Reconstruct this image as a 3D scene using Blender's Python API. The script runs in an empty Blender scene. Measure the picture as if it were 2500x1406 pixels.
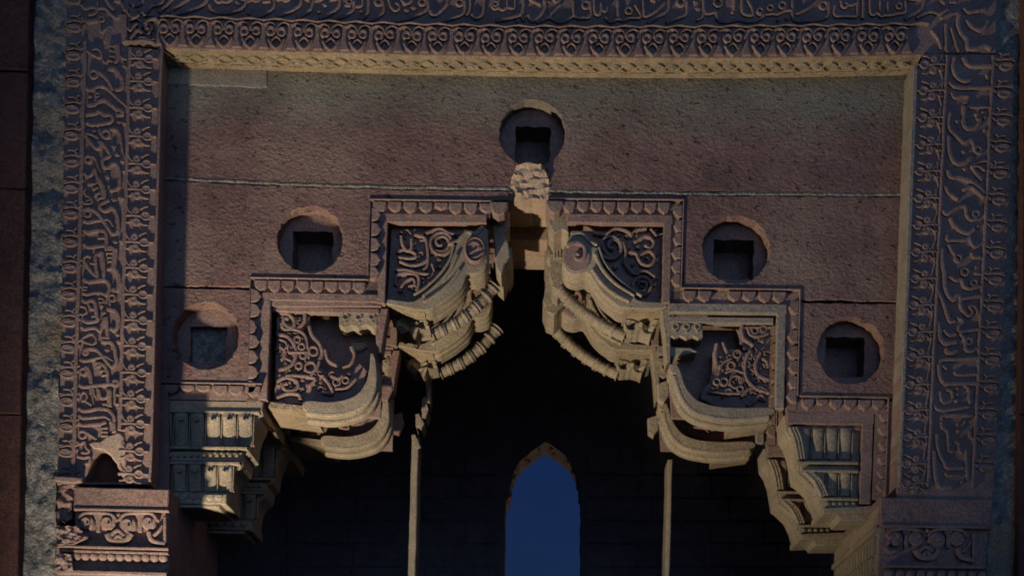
import bpy, bmesh, math, random
from mathutils import Vector, Matrix
from mathutils.geometry import tessellate_polygon, delaunay_2d_cdt
from mathutils import noise as mnoise
random.seed(7)
S = bpy.context.scene
COL = S.collection
R = math.radians

# ------------------------------------------------------------------ camera
CX, CY, D, PPM, TH = 1300.0, 2030.0, 12.0, 400.0, R(1.5)   # optical axis, distance, pixels per metre on the wall, roll
c_, s_ = math.cos(TH), math.sin(TH)
cam = bpy.data.objects.new('camera', bpy.data.cameras.new('camera'))
COL.objects.link(cam)
S.camera = cam
cd = cam.data
cd.sensor_width = 36.0
cd.sensor_fit = 'HORIZONTAL'
cd.lens = 36.0 * D / (2500.0 / PPM)
cd.shift_x = (1250 - CX) / 2500.0
cd.shift_y = (CY - 703) / 2500.0
cd.clip_end = 2000
cam.matrix_world = Matrix(((c_, -s_, 0, 0), (0, 0, -1, -D), (s_, c_, 0, 1.6), (0, 0, 0, 1)))

# ------------------------------------------------------------------ world (dusk sky)
w = bpy.data.worlds.new('World')
S.world = w
w.use_nodes = True
nt = w.node_tree
bg = nt.nodes['Background']
sky = nt.nodes.new('ShaderNodeTexSky')
sky.sky_type = 'NISHITA'
sky.sun_disc = False
sky.sun_elevation = R(-2.3)
sky.sun_rotation = R(100)
sky.ozone_density = 3.0
sky.air_density = 0.5
sky.dust_density = 0.3
tint = nt.nodes.new('ShaderNodeMix')
tint.data_type = 'RGBA'
tint.blend_type = 'MULTIPLY'
tint.inputs[0].default_value = 1.0
tint.inputs[7].default_value = (0.42, 0.80, 1.25, 1)
nt.links.new(sky.outputs[0], tint.inputs[6])
nt.links.new(tint.outputs[2], bg.inputs[0])
bg.inputs[1].default_value = 0.075

S.view_settings.view_transform = 'Standard'
S.view_settings.look = 'None'
S.view_settings.exposure = 2.0
S.view_settings.gamma = 1.0
S.render.engine = 'CYCLES'
S.cycles.max_bounces = 5
S.cycles.filter_width = 1.8

# added fill: unseen bluish lamp behind the viewer, lifts the shadows at dusk
sl = bpy.data.lights.new('dusk_fill', 'SUN')
sl.energy = 0.12
sl.angle = R(40)
sl.color = (0.33, 0.54, 0.95)
so = bpy.data.objects.new('dusk_fill', sl)
COL.objects.link(so)
so.location = (6, -20, 12)
so.rotation_euler = (Vector((0, 7, 3)) - Vector((2.5, -18, 5))).to_track_quat('-Z', 'Y').to_euler()

# ------------------------------------------------------------------ floodlights of the monument
def flood(name, loc, aim, energy, col, angle, blend, size):
    l = bpy.data.lights.new(name, 'SPOT')
    l.energy = energy
    l.color = col
    l.spot_size = R(angle)
    l.spot_blend = blend
    l.shadow_soft_size = size
    o = bpy.data.objects.new(name, l)
    COL.objects.link(o)
    o.location = loc
    o.rotation_euler = (Vector(aim) - Vector(loc)).to_track_quat('-Z', 'Y').to_euler()
    return o
flood('floodlight', (-3.05, -2.1, 0.15), (-0.7, 0, 4.4), 365, (1.0, 0.83, 0.62), 67, 1.0, 0.09)
flood('floodlight', (0.75, 8.7, 0.2), (0.0, 7.3, 4.0), 34, (1.0, 0.72, 0.45), 50, 0.6, 0.08)

# ------------------------------------------------------------------ pixel -> point on a plane of given depth
def W(px, py, y=0.0):
    dx, dy = px - CX, py - CY
    k = (D + y) / D / PPM
    return Vector(((dx * c_ + dy * s_) * k, y, 1.6 - (-dx * s_ + dy * c_) * k))

# ------------------------------------------------------------------ materials
def stone(name, col, col2, bump=0.35, scale=30, fine=115, stretch=(1, 1, 1), dist=0.012, rough=0.9, stain=0.45, stain_col=None, pits=0.0, band=None, turn=0.0, mids=9):
    m = bpy.data.materials.new(name)
    m.use_nodes = True
    n = m.node_tree.nodes
    L = m.node_tree.links.new
    b = n['Principled BSDF']
    b.inputs['Roughness'].default_value = rough
    b.inputs['Specular IOR Level'].default_value = 0.2
    g = n.new('ShaderNodeNewGeometry')
    mp = n.new('ShaderNodeMapping')
    mp.inputs['Scale'].default_value = stretch
    mp.inputs['Rotation'].default_value = (0, turn, 0)
    L(g.outputs['Position'], mp.inputs[0])
    def noise(s, det, src, rgh=0.6):
        t = n.new('ShaderNodeTexNoise')
        t.inputs['Scale'].default_value = s
        t.inputs['Detail'].default_value = det
        t.inputs['Roughness'].default_value = rgh
        L(src, t.inputs['Vector'])
        return t
    big = noise(1.7, 5, g.outputs['Position'])
    mid = noise(mids, 6, g.outputs['Position'], 0.7)
    fin = noise(fine, 2, g.outputs['Position'])
    def ramp(src, a, bb):
        r = n.new('ShaderNodeMapRange')
        r.inputs[1].default_value = a
        r.inputs[2].default_value = bb
        L(src, r.inputs[0])
        return r.outputs[0]
    def mix(f, A, B, mode='MIX'):
        x = n.new('ShaderNodeMix')
        x.data_type = 'RGBA'
        x.blend_type = mode
        if isinstance(f, float): x.inputs[0].default_value = f
        else: L(f, x.inputs[0])
        for i, v in ((6, A), (7, B)):
            if isinstance(v, tuple): x.inputs[i].default_value = (*v, 1)
            else: L(v, x.inputs[i])
        return x.outputs[2]
    c = mix(ramp(mid.outputs[0], .35, .68), col, col2)
    if stain_col:
        c = mix(ramp(big.outputs[0], .48, .62), c, stain_col)
    if band:       # lime wash run down from the course above
        sp = n.new('ShaderNodeSeparateXYZ')
        L(g.outputs['Position'], sp.inputs[0])
        wb = n.new('ShaderNodeMath'); wb.operation = 'MULTIPLY_ADD'; wb.inputs[1].default_value = .25
        L(mid.outputs[0], wb.inputs[0]); L(sp.outputs[2], wb.inputs[2])
        wc = n.new('ShaderNodeMath'); wc.operation = 'MULTIPLY_ADD'; wc.inputs[1].default_value = .35
        L(big.outputs[0], wc.inputs[0]); L(wb.outputs[0], wc.inputs[2])
        c = mix(ramp(wc.outputs[0], band[0] + .3, band[1] + .3), c, band[2])
    c = mix(stain, c, mix(ramp(big.outputs[0], .3, .7), (.55, .55, .55), (1.25, 1.2, 1.15)), 'MULTIPLY')
    c = mix(.7, c, mix(ramp(fin.outputs[0], .3, .7), (.45, .45, .5), (1.4, 1.35, 1.3)), 'MULTIPLY')
    sk = n.new('ShaderNodeVectorMath'); sk.operation = 'MULTIPLY_ADD'
    sk.inputs[1].default_value = (1.5, 1.5, 1.5); sk.inputs[2].default_value = (.25, .25, .25)
    L(fin.outputs['Color'], sk.inputs[0])
    c = mix(.8, c, sk.outputs[0], 'MULTIPLY')
    L(c, b.inputs['Base Color'])
    ch = noise(scale, 4, mp.outputs[0], 0.65)
    h = ch.outputs[0]
    add = n.new('ShaderNodeMath')
    add.operation = 'MULTIPLY_ADD'
    add.inputs[1].default_value = 0.35
    L(mid.outputs[0], add.inputs[0])
    L(h, add.inputs[2])
    h = add.outputs[0]
    if pits:
        v = noise(scale * .55, 3, mp.outputs[0], .6)
        pr = n.new('ShaderNodeMapRange')
        pr.inputs[1].default_value = 0.27
        pr.inputs[2].default_value = 0.385
        pr.inputs[3].default_value = -pits
        pr.inputs[4].default_value = 0
        L(v.outputs[0], pr.inputs[0])
        ad = n.new('ShaderNodeMath')
        ad.operation = 'ADD'
        hs = n.new('ShaderNodeMath'); hs.operation = 'MULTIPLY'; hs.inputs[1].default_value = .62
        L(h, hs.inputs[0])
        L(hs.outputs[0], ad.inputs[0]); L(pr.outputs[0], ad.inputs[1])
        mo = n.new('ShaderNodeMath'); mo.operation = 'MULTIPLY'
        L(ad.outputs[0], mo.inputs[0]); L(ramp(noise(3.1, 4, g.outputs['Position']).outputs[0], .15, .62), mo.inputs[1])
        h = mo.outputs[0]
    bm = n.new('ShaderNodeBump')
    bm.inputs['Strength'].default_value = bump
    bm.inputs['Distance'].default_value = dist
    L(h, bm.inputs['Height'])
    L(bm.outputs[0], b.inputs['Normal'])
    return m
M = dict(
    red=stone('red_sandstone', (.31, .215, .185), (.22, .15, .13), .5, 34),
    chisel=stone('chiselled_red_sandstone', (.31, .20, .175), (.21, .14, .128), 1.0, 40, stretch=(.85, 1, 1.2), dist=.03, pits=1.7, stain=.75, stain_col=(.27, .20, .165), turn=-.6),
    chiselwash=stone('lime_streaked_sandstone', (.31, .20, .175), (.21, .14, .128), 1.0, 40, stretch=(.85, 1, 1.2), dist=.03, pits=1.7, stain=.75, stain_col=(.27, .20, .165), turn=-.6, band=(5.80, 6.10, (.235, .232, .19))),
    carved=stone('carved_red_sandstone', (.32, .237, .208), (.235, .17, .15), .35, 40),
    buff=stone('buff_sandstone', (.40, .352, .262), (.28, .245, .18), .4, 40),
    buffcarved=stone('carved_buff_sandstone', (.44, .365, .25), (.31, .25, .165), 1.0, 38, stretch=(.7, 1.6, 1), dist=.04, pits=.5),
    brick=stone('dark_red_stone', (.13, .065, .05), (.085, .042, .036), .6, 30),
    rubble=stone('lime_rubble', (.44, .44, .40), (.13, .135, .12), 1.0, 30, mids=17, dist=.04, stain_col=(.27, .235, .17)),
    plaster=stone('lime_plaster', (.48, .38, .29), (.40, .31, .24), .3, 20),
    wash=stone('lime_washed_stone', (.34, .32, .27), (.28, .25, .21), .5, 26),
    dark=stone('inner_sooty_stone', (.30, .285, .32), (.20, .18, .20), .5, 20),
    earth=stone('earth', (.16, .12, .08), (.11, .085, .06), .5, 12),
)

# ------------------------------------------------------------------ mesh helpers
class Geo:
    def __init__(s): s.v = []; s.f = []
    def add(s, vs, fs):
        o = len(s.v)
        s.v += [tuple(p) for p in vs]
        s.f += [tuple(i + o for i in f) for f in fs]
    def build(s, name, mat, root=None, smooth=False):
        me = bpy.data.meshes.new(name)
        off = root.location if root else Vector((0, 0, 0))
        if root and root.parent: off = off + root.parent.location
        me.from_pydata([tuple(Vector(p) - off) for p in s.v], [], s.f)
        b = bmesh.new(); b.from_mesh(me)
        bmesh.ops.recalc_face_normals(b, faces=b.faces)
        b.to_mesh(me); b.free()
        if smooth:
            for p in me.polygons: p.use_smooth = True
        me.materials.append(M[mat] if isinstance(mat, str) else mat)
        o = bpy.data.objects.new(name, me)
        COL.objects.link(o)
        if root: o.parent = root
        return o
def thing(name, label, cat, base, group=None):
    o = bpy.data.objects.new(name, None)
    o.empty_display_size = .2
    COL.objects.link(o)
    o.location = base
    tag(o, label, cat, group)
    return o
def tag(o, label=None, cat=None, group=None, kind=None):
    if label: o['label'] = label
    if cat: o['category'] = cat
    if group: o['group'] = group
    if kind: o['kind'] = kind
    return o
def copy_tree(o, dy, parent=None):
    n = o.copy(); COL.objects.link(n)
    if parent: n.parent = parent
    else: n.location = o.location + Vector((0, dy, 0))
    for ch in list(o.children): copy_tree(ch, 0, n)
    return n

def area(p):
    return sum(p[i][0] * p[(i + 1) % len(p)][1] - p[(i + 1) % len(p)][0] * p[i][1] for i in range(len(p))) / 2
def inset(p, d):
    n = len(p); s = 1 if area(p) > 0 else -1
    out = []
    for i in range(n):
        a, b, c = p[i - 1], p[i], p[(i + 1) % n]
        e1 = (b[0] - a[0], b[1] - a[1]); e2 = (c[0] - b[0], c[1] - b[1])
        l1 = math.hypot(*e1) or 1e-9; l2 = math.hypot(*e2) or 1e-9
        n1 = (-e1[1] / l1 * s, e1[0] / l1 * s); n2 = (-e2[1] / l2 * s, e2[0] / l2 * s)
        q = max(.45, 1 + n1[0] * n2[0] + n1[1] * n2[1])
        out.append((b[0] + d * (n1[0] + n2[0]) / q, b[1] + d * (n1[1] + n2[1]) / q))
    return out
def rough(p, step=14, amp=1.6):
    out = []
    for i in range(len(p)):
        a, b = p[i], p[(i + 1) % len(p)]
        k = max(1, int(math.hypot(b[0] - a[0], b[1] - a[1]) / step))
        for j in range(k):
            t = j / k
            out.append((a[0] + (b[0] - a[0]) * t + random.uniform(-amp, amp), a[1] + (b[1] - a[1]) * t + random.uniform(-amp, amp)))
    return out
def prism(g, poly, yp, y0, y1, bev=1.6, holes=(), back=True):
    """polygon in photo pixels lying on the plane yp, extruded straight from depth y0 (front) to y1"""
    def xz(p): 
        q = W(p[0], p[1], yp); return q.x, q.z
    bd = min(bev / PPM, abs(y1 - y0) * .4)
    loops = [list(poly)] + [list(h) for h in holes]
    fr = []
    for i, lp in enumerate(loops):
        n = len(lp)
        inn = inset(lp, bev if i == 0 else -bev) if bev else lp
        A = [(*xz(p), y0) for p in inn]; B = [(*xz(p), y0 + bd) for p in lp]; Cc = [(*xz(p), y1) for p in lp]
        vs = [(a, y, z) for a, z, y in A + B + Cc]
        fs = []
        for k in range(n):
            k2 = (k + 1) % n
            fs += [(k, k2, n + k2, n + k), (n + k, n + k2, 2 * n + k2, 2 * n + k)]
        g.add(vs, fs)
        fr.append(inn)
    def cap(lps, y):
        pts = [q for lp in lps for q in lp]; ed = []; o = 0
        for lp in lps:
            ed += [(o + i, o + (i + 1) % len(lp)) for i in range(len(lp))]; o += len(lp)
        v, e, f, *_ = delaunay_2d_cdt([Vector(q[:2]) for q in pts], ed, [], 0, 1e-5)
        fs = []
        for t in f:
            c = sum((v[i] for i in t), Vector((0, 0))) / len(t)
            if inside(c, lps[0]) and not any(inside(c, h) for h in lps[1:]): fs.append(tuple(t))
        g.add([(xz(q)[0], y, xz(q)[1]) for q in v], fs)
    cap(fr, y0)
    if back: cap(loops, y1)
SX, SY = -.030, .018       # lean of uprights and slope of levels in the picture
def Q(x0, y0, w, h):
    return [(x0, y0), (x0 + w, y0 + SY * w), (x0 + w + SX * h, y0 + SY * w + h), (x0 + SX * h, y0 + h)]
def circle(cx, cy, r, n=48, ry=None, a0=0):
    ry = ry or r
    return [(cx + r * math.cos(a0 + 2 * math.pi * i / n), cy + ry * math.sin(a0 + 2 * math.pi * i / n)) for i in range(n)]
def catmull(p, step, closed=False):
    if len(p) == 2 and not closed: return [p[0], ((p[0][0] + p[1][0]) / 2, (p[0][1] + p[1][1]) / 2), p[1]]
    out = []; n = len(p)
    rng = range(n if closed else n - 1)
    for i in rng:
        g = (lambda j: p[j % n]) if closed else (lambda j: p[min(max(j, 0), n - 1)])
        p0, p1, p2, p3 = g(i - 1), g(i), g(i + 1), g(i + 2)
        k = max(2, int(math.hypot(p2[0] - p1[0], p2[1] - p1[1]) / step))
        for j in range(k):
            t = j / k; t2 = t * t; t3 = t2 * t
            out.append(tuple(.5 * (2 * p1[d] + (p2[d] - p0[d]) * t + (2 * p0[d] - 5 * p1[d] + 4 * p2[d] - p3[d]) * t2 + (3 * p1[d] - p0[d] - 3 * p2[d] + p3[d]) * t3) for d in (0, 1)))
    if not closed: out.append(tuple(p[-1]))
    return out
SEC = [(-1, -.15), (-.90, .86), (-.55, 1.0), (0, 1.03), (.55, .98), (.90, .84), (1, -.15)]
def ribbon(g, pts, yb, h, w0, w1=None, closed=False, step=3.5, yp=None, sec=SEC):
    """raised stroke: pts and widths in photo pixels, yb ground depth, h height in metres"""
    yp = yb if yp is None else yp
    w1 = w0 if w1 is None else w1
    h *= random.uniform(.93, 1.07)
    P = catmull(pts, step, closed)
    n = len(P); m = len(sec)
    vs = []; fs = []
    rows = []
    for i in range(n):
        a = P[i - 1] if (i or closed) else P[i]
        b = P[(i + 1) % n] if (i < n - 1 or closed) else P[i]
        tx, ty = b[0] - a[0], b[1] - a[1]
        l = math.hypot(tx, ty) or 1
        tx /= l; ty /= l
        hw = (w0 + (w1 - w0) * i / max(1, n - 1)) / 2
        rows.append((P[i], (tx, ty), hw, 1))
    if not closed:
        p, t, hw, _ = rows[0]
        rows.insert(0, ((p[0] - t[0] * hw * .7, p[1] - t[1] * hw * .7), t, hw * .55, -.1))
        p, t, hw, _ = rows[-1]
        rows.append(((p[0] + t[0] * hw * .7, p[1] + t[1] * hw * .7), t, hw * .55, -.1))
    for p, t, hw, hk in rows:
        for o, z in sec:
            q = W(p[0] - t[1] * hw * o, p[1] + t[0] * hw * o, yp)
            vs.append((q.x, yb - h * (z * hk if hk > 0 else -.15), q.z))
    nr = len(rows)
    for i in range(nr if closed else nr - 1):
        i2 = (i + 1) % nr
        for j in range(m - 1):
            fs.append((i * m + j, i * m + j + 1, i2 * m + j + 1, i2 * m + j))
    g.add(vs, fs)
def boss(g, cx, cy, r, yb, h, ry=None, prof=None, n=20, yp=None, ang=0):
    """round raised boss: profile of (radius fraction, height fraction)"""
    yp = yb if yp is None else yp
    prof = prof or [(1, -.1), (.92, .75), (.74, .97), (.4, 1), (.2, .9), (0, .84)]
    h *= random.uniform(.93, 1.07)
    ry = ry or r
    vs = []; fs = []
    ca, sa = math.cos(ang), math.sin(ang)
    for k, (a, z) in enumerate(prof):
        for i in range(n):
            t = 2 * math.pi * i / n
            x, y = r * a * math.cos(t), ry * a * math.sin(t)
            q = W(cx + x * ca - y * sa, cy + x * sa + y * ca, yp)
            vs.append((q.x, yb - h * z, q.z))
    for k in range(len(prof) - 1):
        for i in range(n):
            i2 = (i + 1) % n
            fs.append((k * n + i, k * n + i2, (k + 1) * n + i2, (k + 1) * n + i))
    g.add(vs, fs)
DOME = [(1, -.1), (.92, .55), (.72, .85), (.4, 1), (0, 1.05)]
def dia(g, cx, cy, s, yb, h, yp=None, rot=.25):
    boss(g, cx, cy, s, yb, h, prof=[(1.1, -.1), (.78, .85), (0, 1)], n=4, yp=yp, ang=rot + random.uniform(-.2, .2))
def strokes(g, txt, ox, oy, sc, yb, h, yp=None, wk=1.0):
    for it in txt.split(';'):
        t = it.split()
        if not t: continue
        def pt(s):
            a, b = s.split(','); return ox + float(a) / sc, oy + float(b) / sc
        if t[0] == 'o':
            x, y = pt(t[1]); ribbon(g, circle(x, y, float(t[2]) / sc * .82, 10), yb, h, float(t[3]) / sc * wk, closed=True, yp=yp, step=2.5)
        elif t[0] == 'b':
            x, y = pt(t[1]); boss(g, x, y, float(t[2]) / sc, yb, h, yp=yp)
        elif t[0] == 'e':
            x, y = pt(t[1]); a, b2 = (float(v) / sc for v in t[2].split(','))
            boss(g, x, y, a, yb, h, ry=b2, prof=[(1, -.1), (.93, .72), (.76, 1), (.45, .82), (.2, .8), (0, .8)], yp=yp, ang=float(t[3]))
        elif t[0] == 'd':
            x, y = pt(t[1]); dia(g, x, y, float(t[2]) / sc, yb, h, yp=yp)
        else:
            ww = t[0].split('>')
            ribbon(g, [pt(s) for s in t[1:]], yb, h, float(ww[0]) / sc * wk, (float(ww[-1]) / sc * wk), yp=yp)
def lerp_tab(tab):
    def f(x):
        if x <= tab[0][0]: (a, b), (c, d) = tab[0], tab[1]
        elif x >= tab[-1][0]: (a, b), (c, d) = tab[-2], tab[-1]
        else:
            for (a, b), (c, d) in zip(tab, tab[1:]):
                if a <= x <= c: break
        return b + (d - b) * (x - a) / (c - a)
    return f
def layered_lip(g, poly, dep):
    # stacked fillets along a curved edge, seen from below as running mouldings
    pl = catmull(poly, 4, True)
    for a, b, d in ((0, .22, 0), (.235, .34, 3.2), (.35, .62, .6), (.63, .72, 3.6), (.73, 1, 1.2)):
        prism(g, inset(pl, d) if d else pl, 0, .07 + (dep - .07) * a, .07 + (dep - .07) * b, 2.2)
def inside(p, poly):
    c = False
    for i in range(len(poly)):
        (x1, y1), (x2, y2) = poly[i - 1], poly[i]
        if (y1 > p[1]) != (y2 > p[1]) and p[0] < (x2 - x1) * (p[1] - y1) / (y2 - y1) + x1: c = not c
    return c
def rock(g, poly, yp, fn, sp, y1, seed=1):
    """broken stone face: points scattered over the polygon, each at its own depth fn(px, py)"""
    rnd = random.Random(seed)
    poly = rough(poly, sp, sp * .18)
    pts = list(poly)
    x0, x1 = min(q[0] for q in poly), max(q[0] for q in poly); ya, yb = min(q[1] for q in poly), max(q[1] for q in poly)
    j = 0; y = ya + sp * .6
    while y < yb:
        x = x0 + (sp * .5 if j % 2 else sp)
        while x < x1:
            q = (x + rnd.uniform(-.35, .35) * sp, y + rnd.uniform(-.35, .35) * sp)
            if inside(q, poly): pts.append(q)
            x += sp
        y += sp * .87; j += 1
    n = len(poly)
    v, e, f, *_ = delaunay_2d_cdt([Vector(q) for q in pts], [], [list(range(n))], 1, 1e-4)
    vs = []
    for q in v:
        w_ = W(q.x, q.y, yp); vs.append((w_.x, fn(q.x, q.y), w_.z))
    g.add(vs, [tuple(t) for t in f])
    rim = [(W(*q, yp), fn(*q)) for q in poly]
    vs = [(a.x, d, a.z) for a, d in rim] + [(a.x, y1, a.z) for a, d in rim]
    g.add(vs, [(k, (k + 1) % n, n + (k + 1) % n, n + k) for k in range(n)])
def fill_foliage(g, poly, yb, h, n, seed, r0=6, r1=10, gap=1.25):
    """small carved curls and leaves scattered through a panel"""
    rnd = random.Random(seed); done = []
    xs = [q[0] for q in poly]; ys = [q[1] for q in poly]
    for _ in range(n * 30):
        if len(done) >= n: break
        x, y, r = rnd.uniform(min(xs), max(xs)), rnd.uniform(min(ys), max(ys)), rnd.uniform(r0, r1)
        if not all(inside((x + r * a, y + r * b), poly) for a, b in ((1, 0), (-1, 0), (0, 1), (0, -1))): continue
        if any(math.hypot(x - a, y - b) < (r + c) * gap * .8 for a, b, c in done): continue
        done.append((x, y, r)); t = rnd.uniform(0, 6.28); s = rnd.choice((-1, 1))
        if rnd.random() < .6:
            ribbon(g, [(x + r * (1 - .12 * k) * math.cos(t + s * .7 * k), y + r * (1 - .12 * k) * math.sin(t + s * .7 * k)) for k in range(7)] , yb, h, 4.6, 3, step=2.5)
            ribbon(g, [(x + r * math.cos(t), y + r * math.sin(t)), (x + r * 1.2 * math.cos(t - s * .6), y + r * 1.2 * math.sin(t - s * .6)), (x + r * 1.75 * math.cos(t - s * 1.0), y + r * 1.75 * math.sin(t - s * 1.0))], yb, h * .9, 4.5, 3)
        else:
            for d in (-.7, 0, .7):
                ribbon(g, [(x, y), (x + r * .6 * math.cos(t + d * .7), y + r * .6 * math.sin(t + d * .7)), (x + r * 1.1 * math.cos(t + d), y + r * 1.1 * math.sin(t + d))], yb, h, 6, 2.5, step=3)
# ------------------------------------------------------------------ setting
g = Geo(); g.add([(-60, -40, 0), (60, -40, 0), (60, 60, 0), (-60, 60, 0)], [(0, 1, 2, 3)])
tag(g.build('ground', 'earth'), kind='structure')

def box(g, x0, x1, y0, y1, z0, z1):
    g.add([(x, y, z) for x in (x0, x1) for y in (y0, y1) for z in (z0, z1)],
          [(0, 1, 3, 2), (4, 6, 7, 5), (0, 4, 5, 1), (2, 3, 7, 6), (0, 2, 6, 4), (1, 5, 7, 3)])

# inner hall: far wall with an open arched window, side walls, roof
t = thing('inner_hall', 'dark inner hall seen through the arch, one pointed window in its far wall', 'hall', (0, 7, 0))
YF = 7.0
win = [(1226, 1720), (1231, 1400), (1234, 1225), (1241, 1214), (1247, 1178), (1255, 1150), (1270, 1125), (1297, 1102), (1333, 1078), (1368, 1100), (1395, 1124), (1409, 1150), (1416, 1180), (1420, 1216), (1419, 1400), (1414, 1720)]
g = Geo()
prism(g, [(-260, 250), (2860, 250), (2860, 2450), (-260, 2450)], YF, YF, YF + .62, 0, holes=[rough(win, 16, 1.3)])
g.build('far_wall', 'dark', t)
for x0, x1 in ((700, 1215), (1432, 2100)):
    g = Geo()
    for k in range(1, 9):
        y = 1050 + k * 56
        x = x0
        while x < x1 - 40:
            L = random.uniform(110, 190)
            prism(g, rough(Q(x + 2, y, min(L, x1 - x) - 4, 51), 20, 1), YF, YF - random.uniform(.008, .035), YF + .01, 2, back=False)
            x += L
    g.build('ashlar_facing', 'dark', t)
g = Geo(); box(g, -6.2, -5.8, 1.7, 7.6, 0, 8); g.build('side_wall', 'dark', t)
g = Geo(); box(g, 5.8, 6.2, 1.7, 7.6, 0, 8); g.build('side_wall', 'dark', t)
g = Geo(); box(g, -6.2, 6.2, 1.62, 7.62, 7.4, 7.8); g.build('roof', 'dark', t)
g = Geo()      # worn brick lip round the window arch
for i in range(2, 13):
    a, b = win[i], win[i + 1]
    for j in range(2):
        u = random.uniform(.2, .8)
        q = (a[0] + (b[0] - a[0]) * u, a[1] + (b[1] - a[1]) * u)
        prism(g, rough(circle(q[0], q[1], random.uniform(3, 6), 7), 4, 1), YF, YF + .1 + .2 * j, YF + .4 + .1 * j, 1)
g.build('broken_brick', 'red', t)

def column(x, y_top, wpx, label, Y, bends):
    Y = 1.8
    t = thing('slim_pillar', label, 'pillar', W(x - 40, 2586, Y), 'slim pillars inside the hall')
    g = Geo()
    prism(g, rough([(x - wpx / 2, y_top), (x + wpx / 2, y_top), (x + wpx / 2 - 42, 2600), (x - wpx / 2 - 44, 2600)], 30, .8), Y, Y, Y + .35, 2)
    g.build('shaft', 'buff', t)
    if bends:
        g = Geo()
        for p in bends: prism(g, rough(p, 8, .8), Y, Y - .02, Y + .3, 1.5)
        g.build('broken_bracket', 'buff', t)
column(1014, 1066, 17, 'slim pale pillar in the dark hall, under the left half of the arch, with broken bracket', 3.2,
       [[(1004, 1062), (1014, 1060), (1027, 1092), (1021, 1096), (1008, 1088)], [(1014, 1012), (1024, 1010), (1036, 1034), (1030, 1048), (1016, 1040)], [(1030, 975), (1040, 968), (1046, 1000), (1040, 1022), (1030, 1020)], [(1039, 890), (1049, 890), (1050, 985), (1041, 985)]])
column(1637, 1120, 11, 'slim pale pillar in the dark hall, under the right half of the arch', 3.2, [])

# ------------------------------------------------------------------ tympanum blocks of the gate (front plane y = 0)
def recess(root, cx, cy, r, hx0, hy0, hx1, hy1, bmat='red', depth=.15, back=.44):
    g = Geo()
    sq = rough([(hx0, hy0), (hx1, hy0 + 2), (hx1 - 3, hy1 + 2), (hx0 - 3, hy1)], 13, 2.0)
    prism(g, circle(cx, cy, r + 3), 0, depth, back, 0, holes=[sq], back=False)
    m = g.build('round_recess', 'carved', root)
    g = Geo()
    prism(g, [(hx0 - 8, hy0 - 8), (hx1 + 8, hy0 - 8), (hx1 + 8, hy1 + 8), (hx0 - 8, hy1 + 8)], 0, back - .02, back + .2, 0)
    g.build('square_socket', bmat, m)
def block(label, poly, rec=None, mat='chisel', depth=1.5, extra=None):
    xs = [p[0] for p in poly]; ys = [p[1] for p in poly]
    t = thing('sandstone_block', label, 'stone block', W(sum(xs) / len(xs), max(ys), 0), 'rough blocks of the wall above the arch')
    g = Geo()
    hol = [rough(circle(rec[0], rec[1], rec[2]), 9, 1.7)] if rec else []
    prism(g, rough(rough(poly, 46, 1.8), 11, 1.3), 0, 0, depth, 2.2, holes=hol)
    g.build('block_face', mat, t)
    if rec: recess(t, *rec)
    return t
bA = block('huge rough sandstone block under the carved lintel, round socket at its centre',
      [(388, 120), (2236, 140), (2213, 474), (1344, 463), (1338, 432), (1322, 408), (1262, 410), (1248, 440), (1243, 459), (800, 452), (388, 433)], (1300, 325, 80, 1259, 288, 1346, 383), 'chiselwash')
g = Geo(); prism(g, rough([(398, 152), (650, 157), (652, 212), (640, 216), (396, 206)], 10, 1.5), 0, -.008, .02, 1.5, back=False)
g.build('plaster_patch', 'wash', bA)
g = Geo()
for path in ([(390, 437), (800, 455), (1243, 464)], [(1340, 468), (1700, 475), (2211, 478)]):
    pts = [(x + (0 if i in (0,) else 0), y) for i, (x, y) in enumerate(catmull(path, 16))]
    ribbon(g, [(x, y + random.uniform(-1.3, 1.3)) for x, y in pts], .02, .022, 8, step=8)
bj = g.build('mortar_joint', 'rubble', bA)
block('rough sandstone block left of the arch crown with the round socket beside the top corbel',
      [(388, 440), (800, 458), (1243, 467), (1243, 490), (902, 490), (902, 682), (613, 680), (613, 702), (388, 696)], (757, 585, 80, 709, 546, 808, 643))
block('low sandstone block at far left, round socket half in shadow',
      [(388, 701), (611, 707), (606, 936), (500, 936), (366, 933), (380, 760)], (502, 820, 81, 455, 781, 545, 871, 'rubble', .15, .25))
block('rough sandstone block right of the arch crown with a dark round socket',
      [(1339, 472), (2211, 481), (2203, 735), (1952, 731), (1952, 708), (1668, 705), (1668, 489), (1339, 488)], (1797, 610, 81, 1749, 567, 1848, 664))
block('sandstone block at far right, shadowed round socket above the fluted bracket',
      [(1952, 739), (2203, 742), (2194, 974), (1952, 970)], (2077, 856, 80, 2024, 807, 2121, 906))
block('narrow sandstone strip beside the right fluted bracket', [(2168, 979), (2194, 979), (2187, 1215), (2161, 1215)], mat='red')
block('sandstone strip in deep shadow beside the left fluted bracket', [(366, 938), (412, 938), (412, 1240), (360, 1240)], mat='red')

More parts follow.
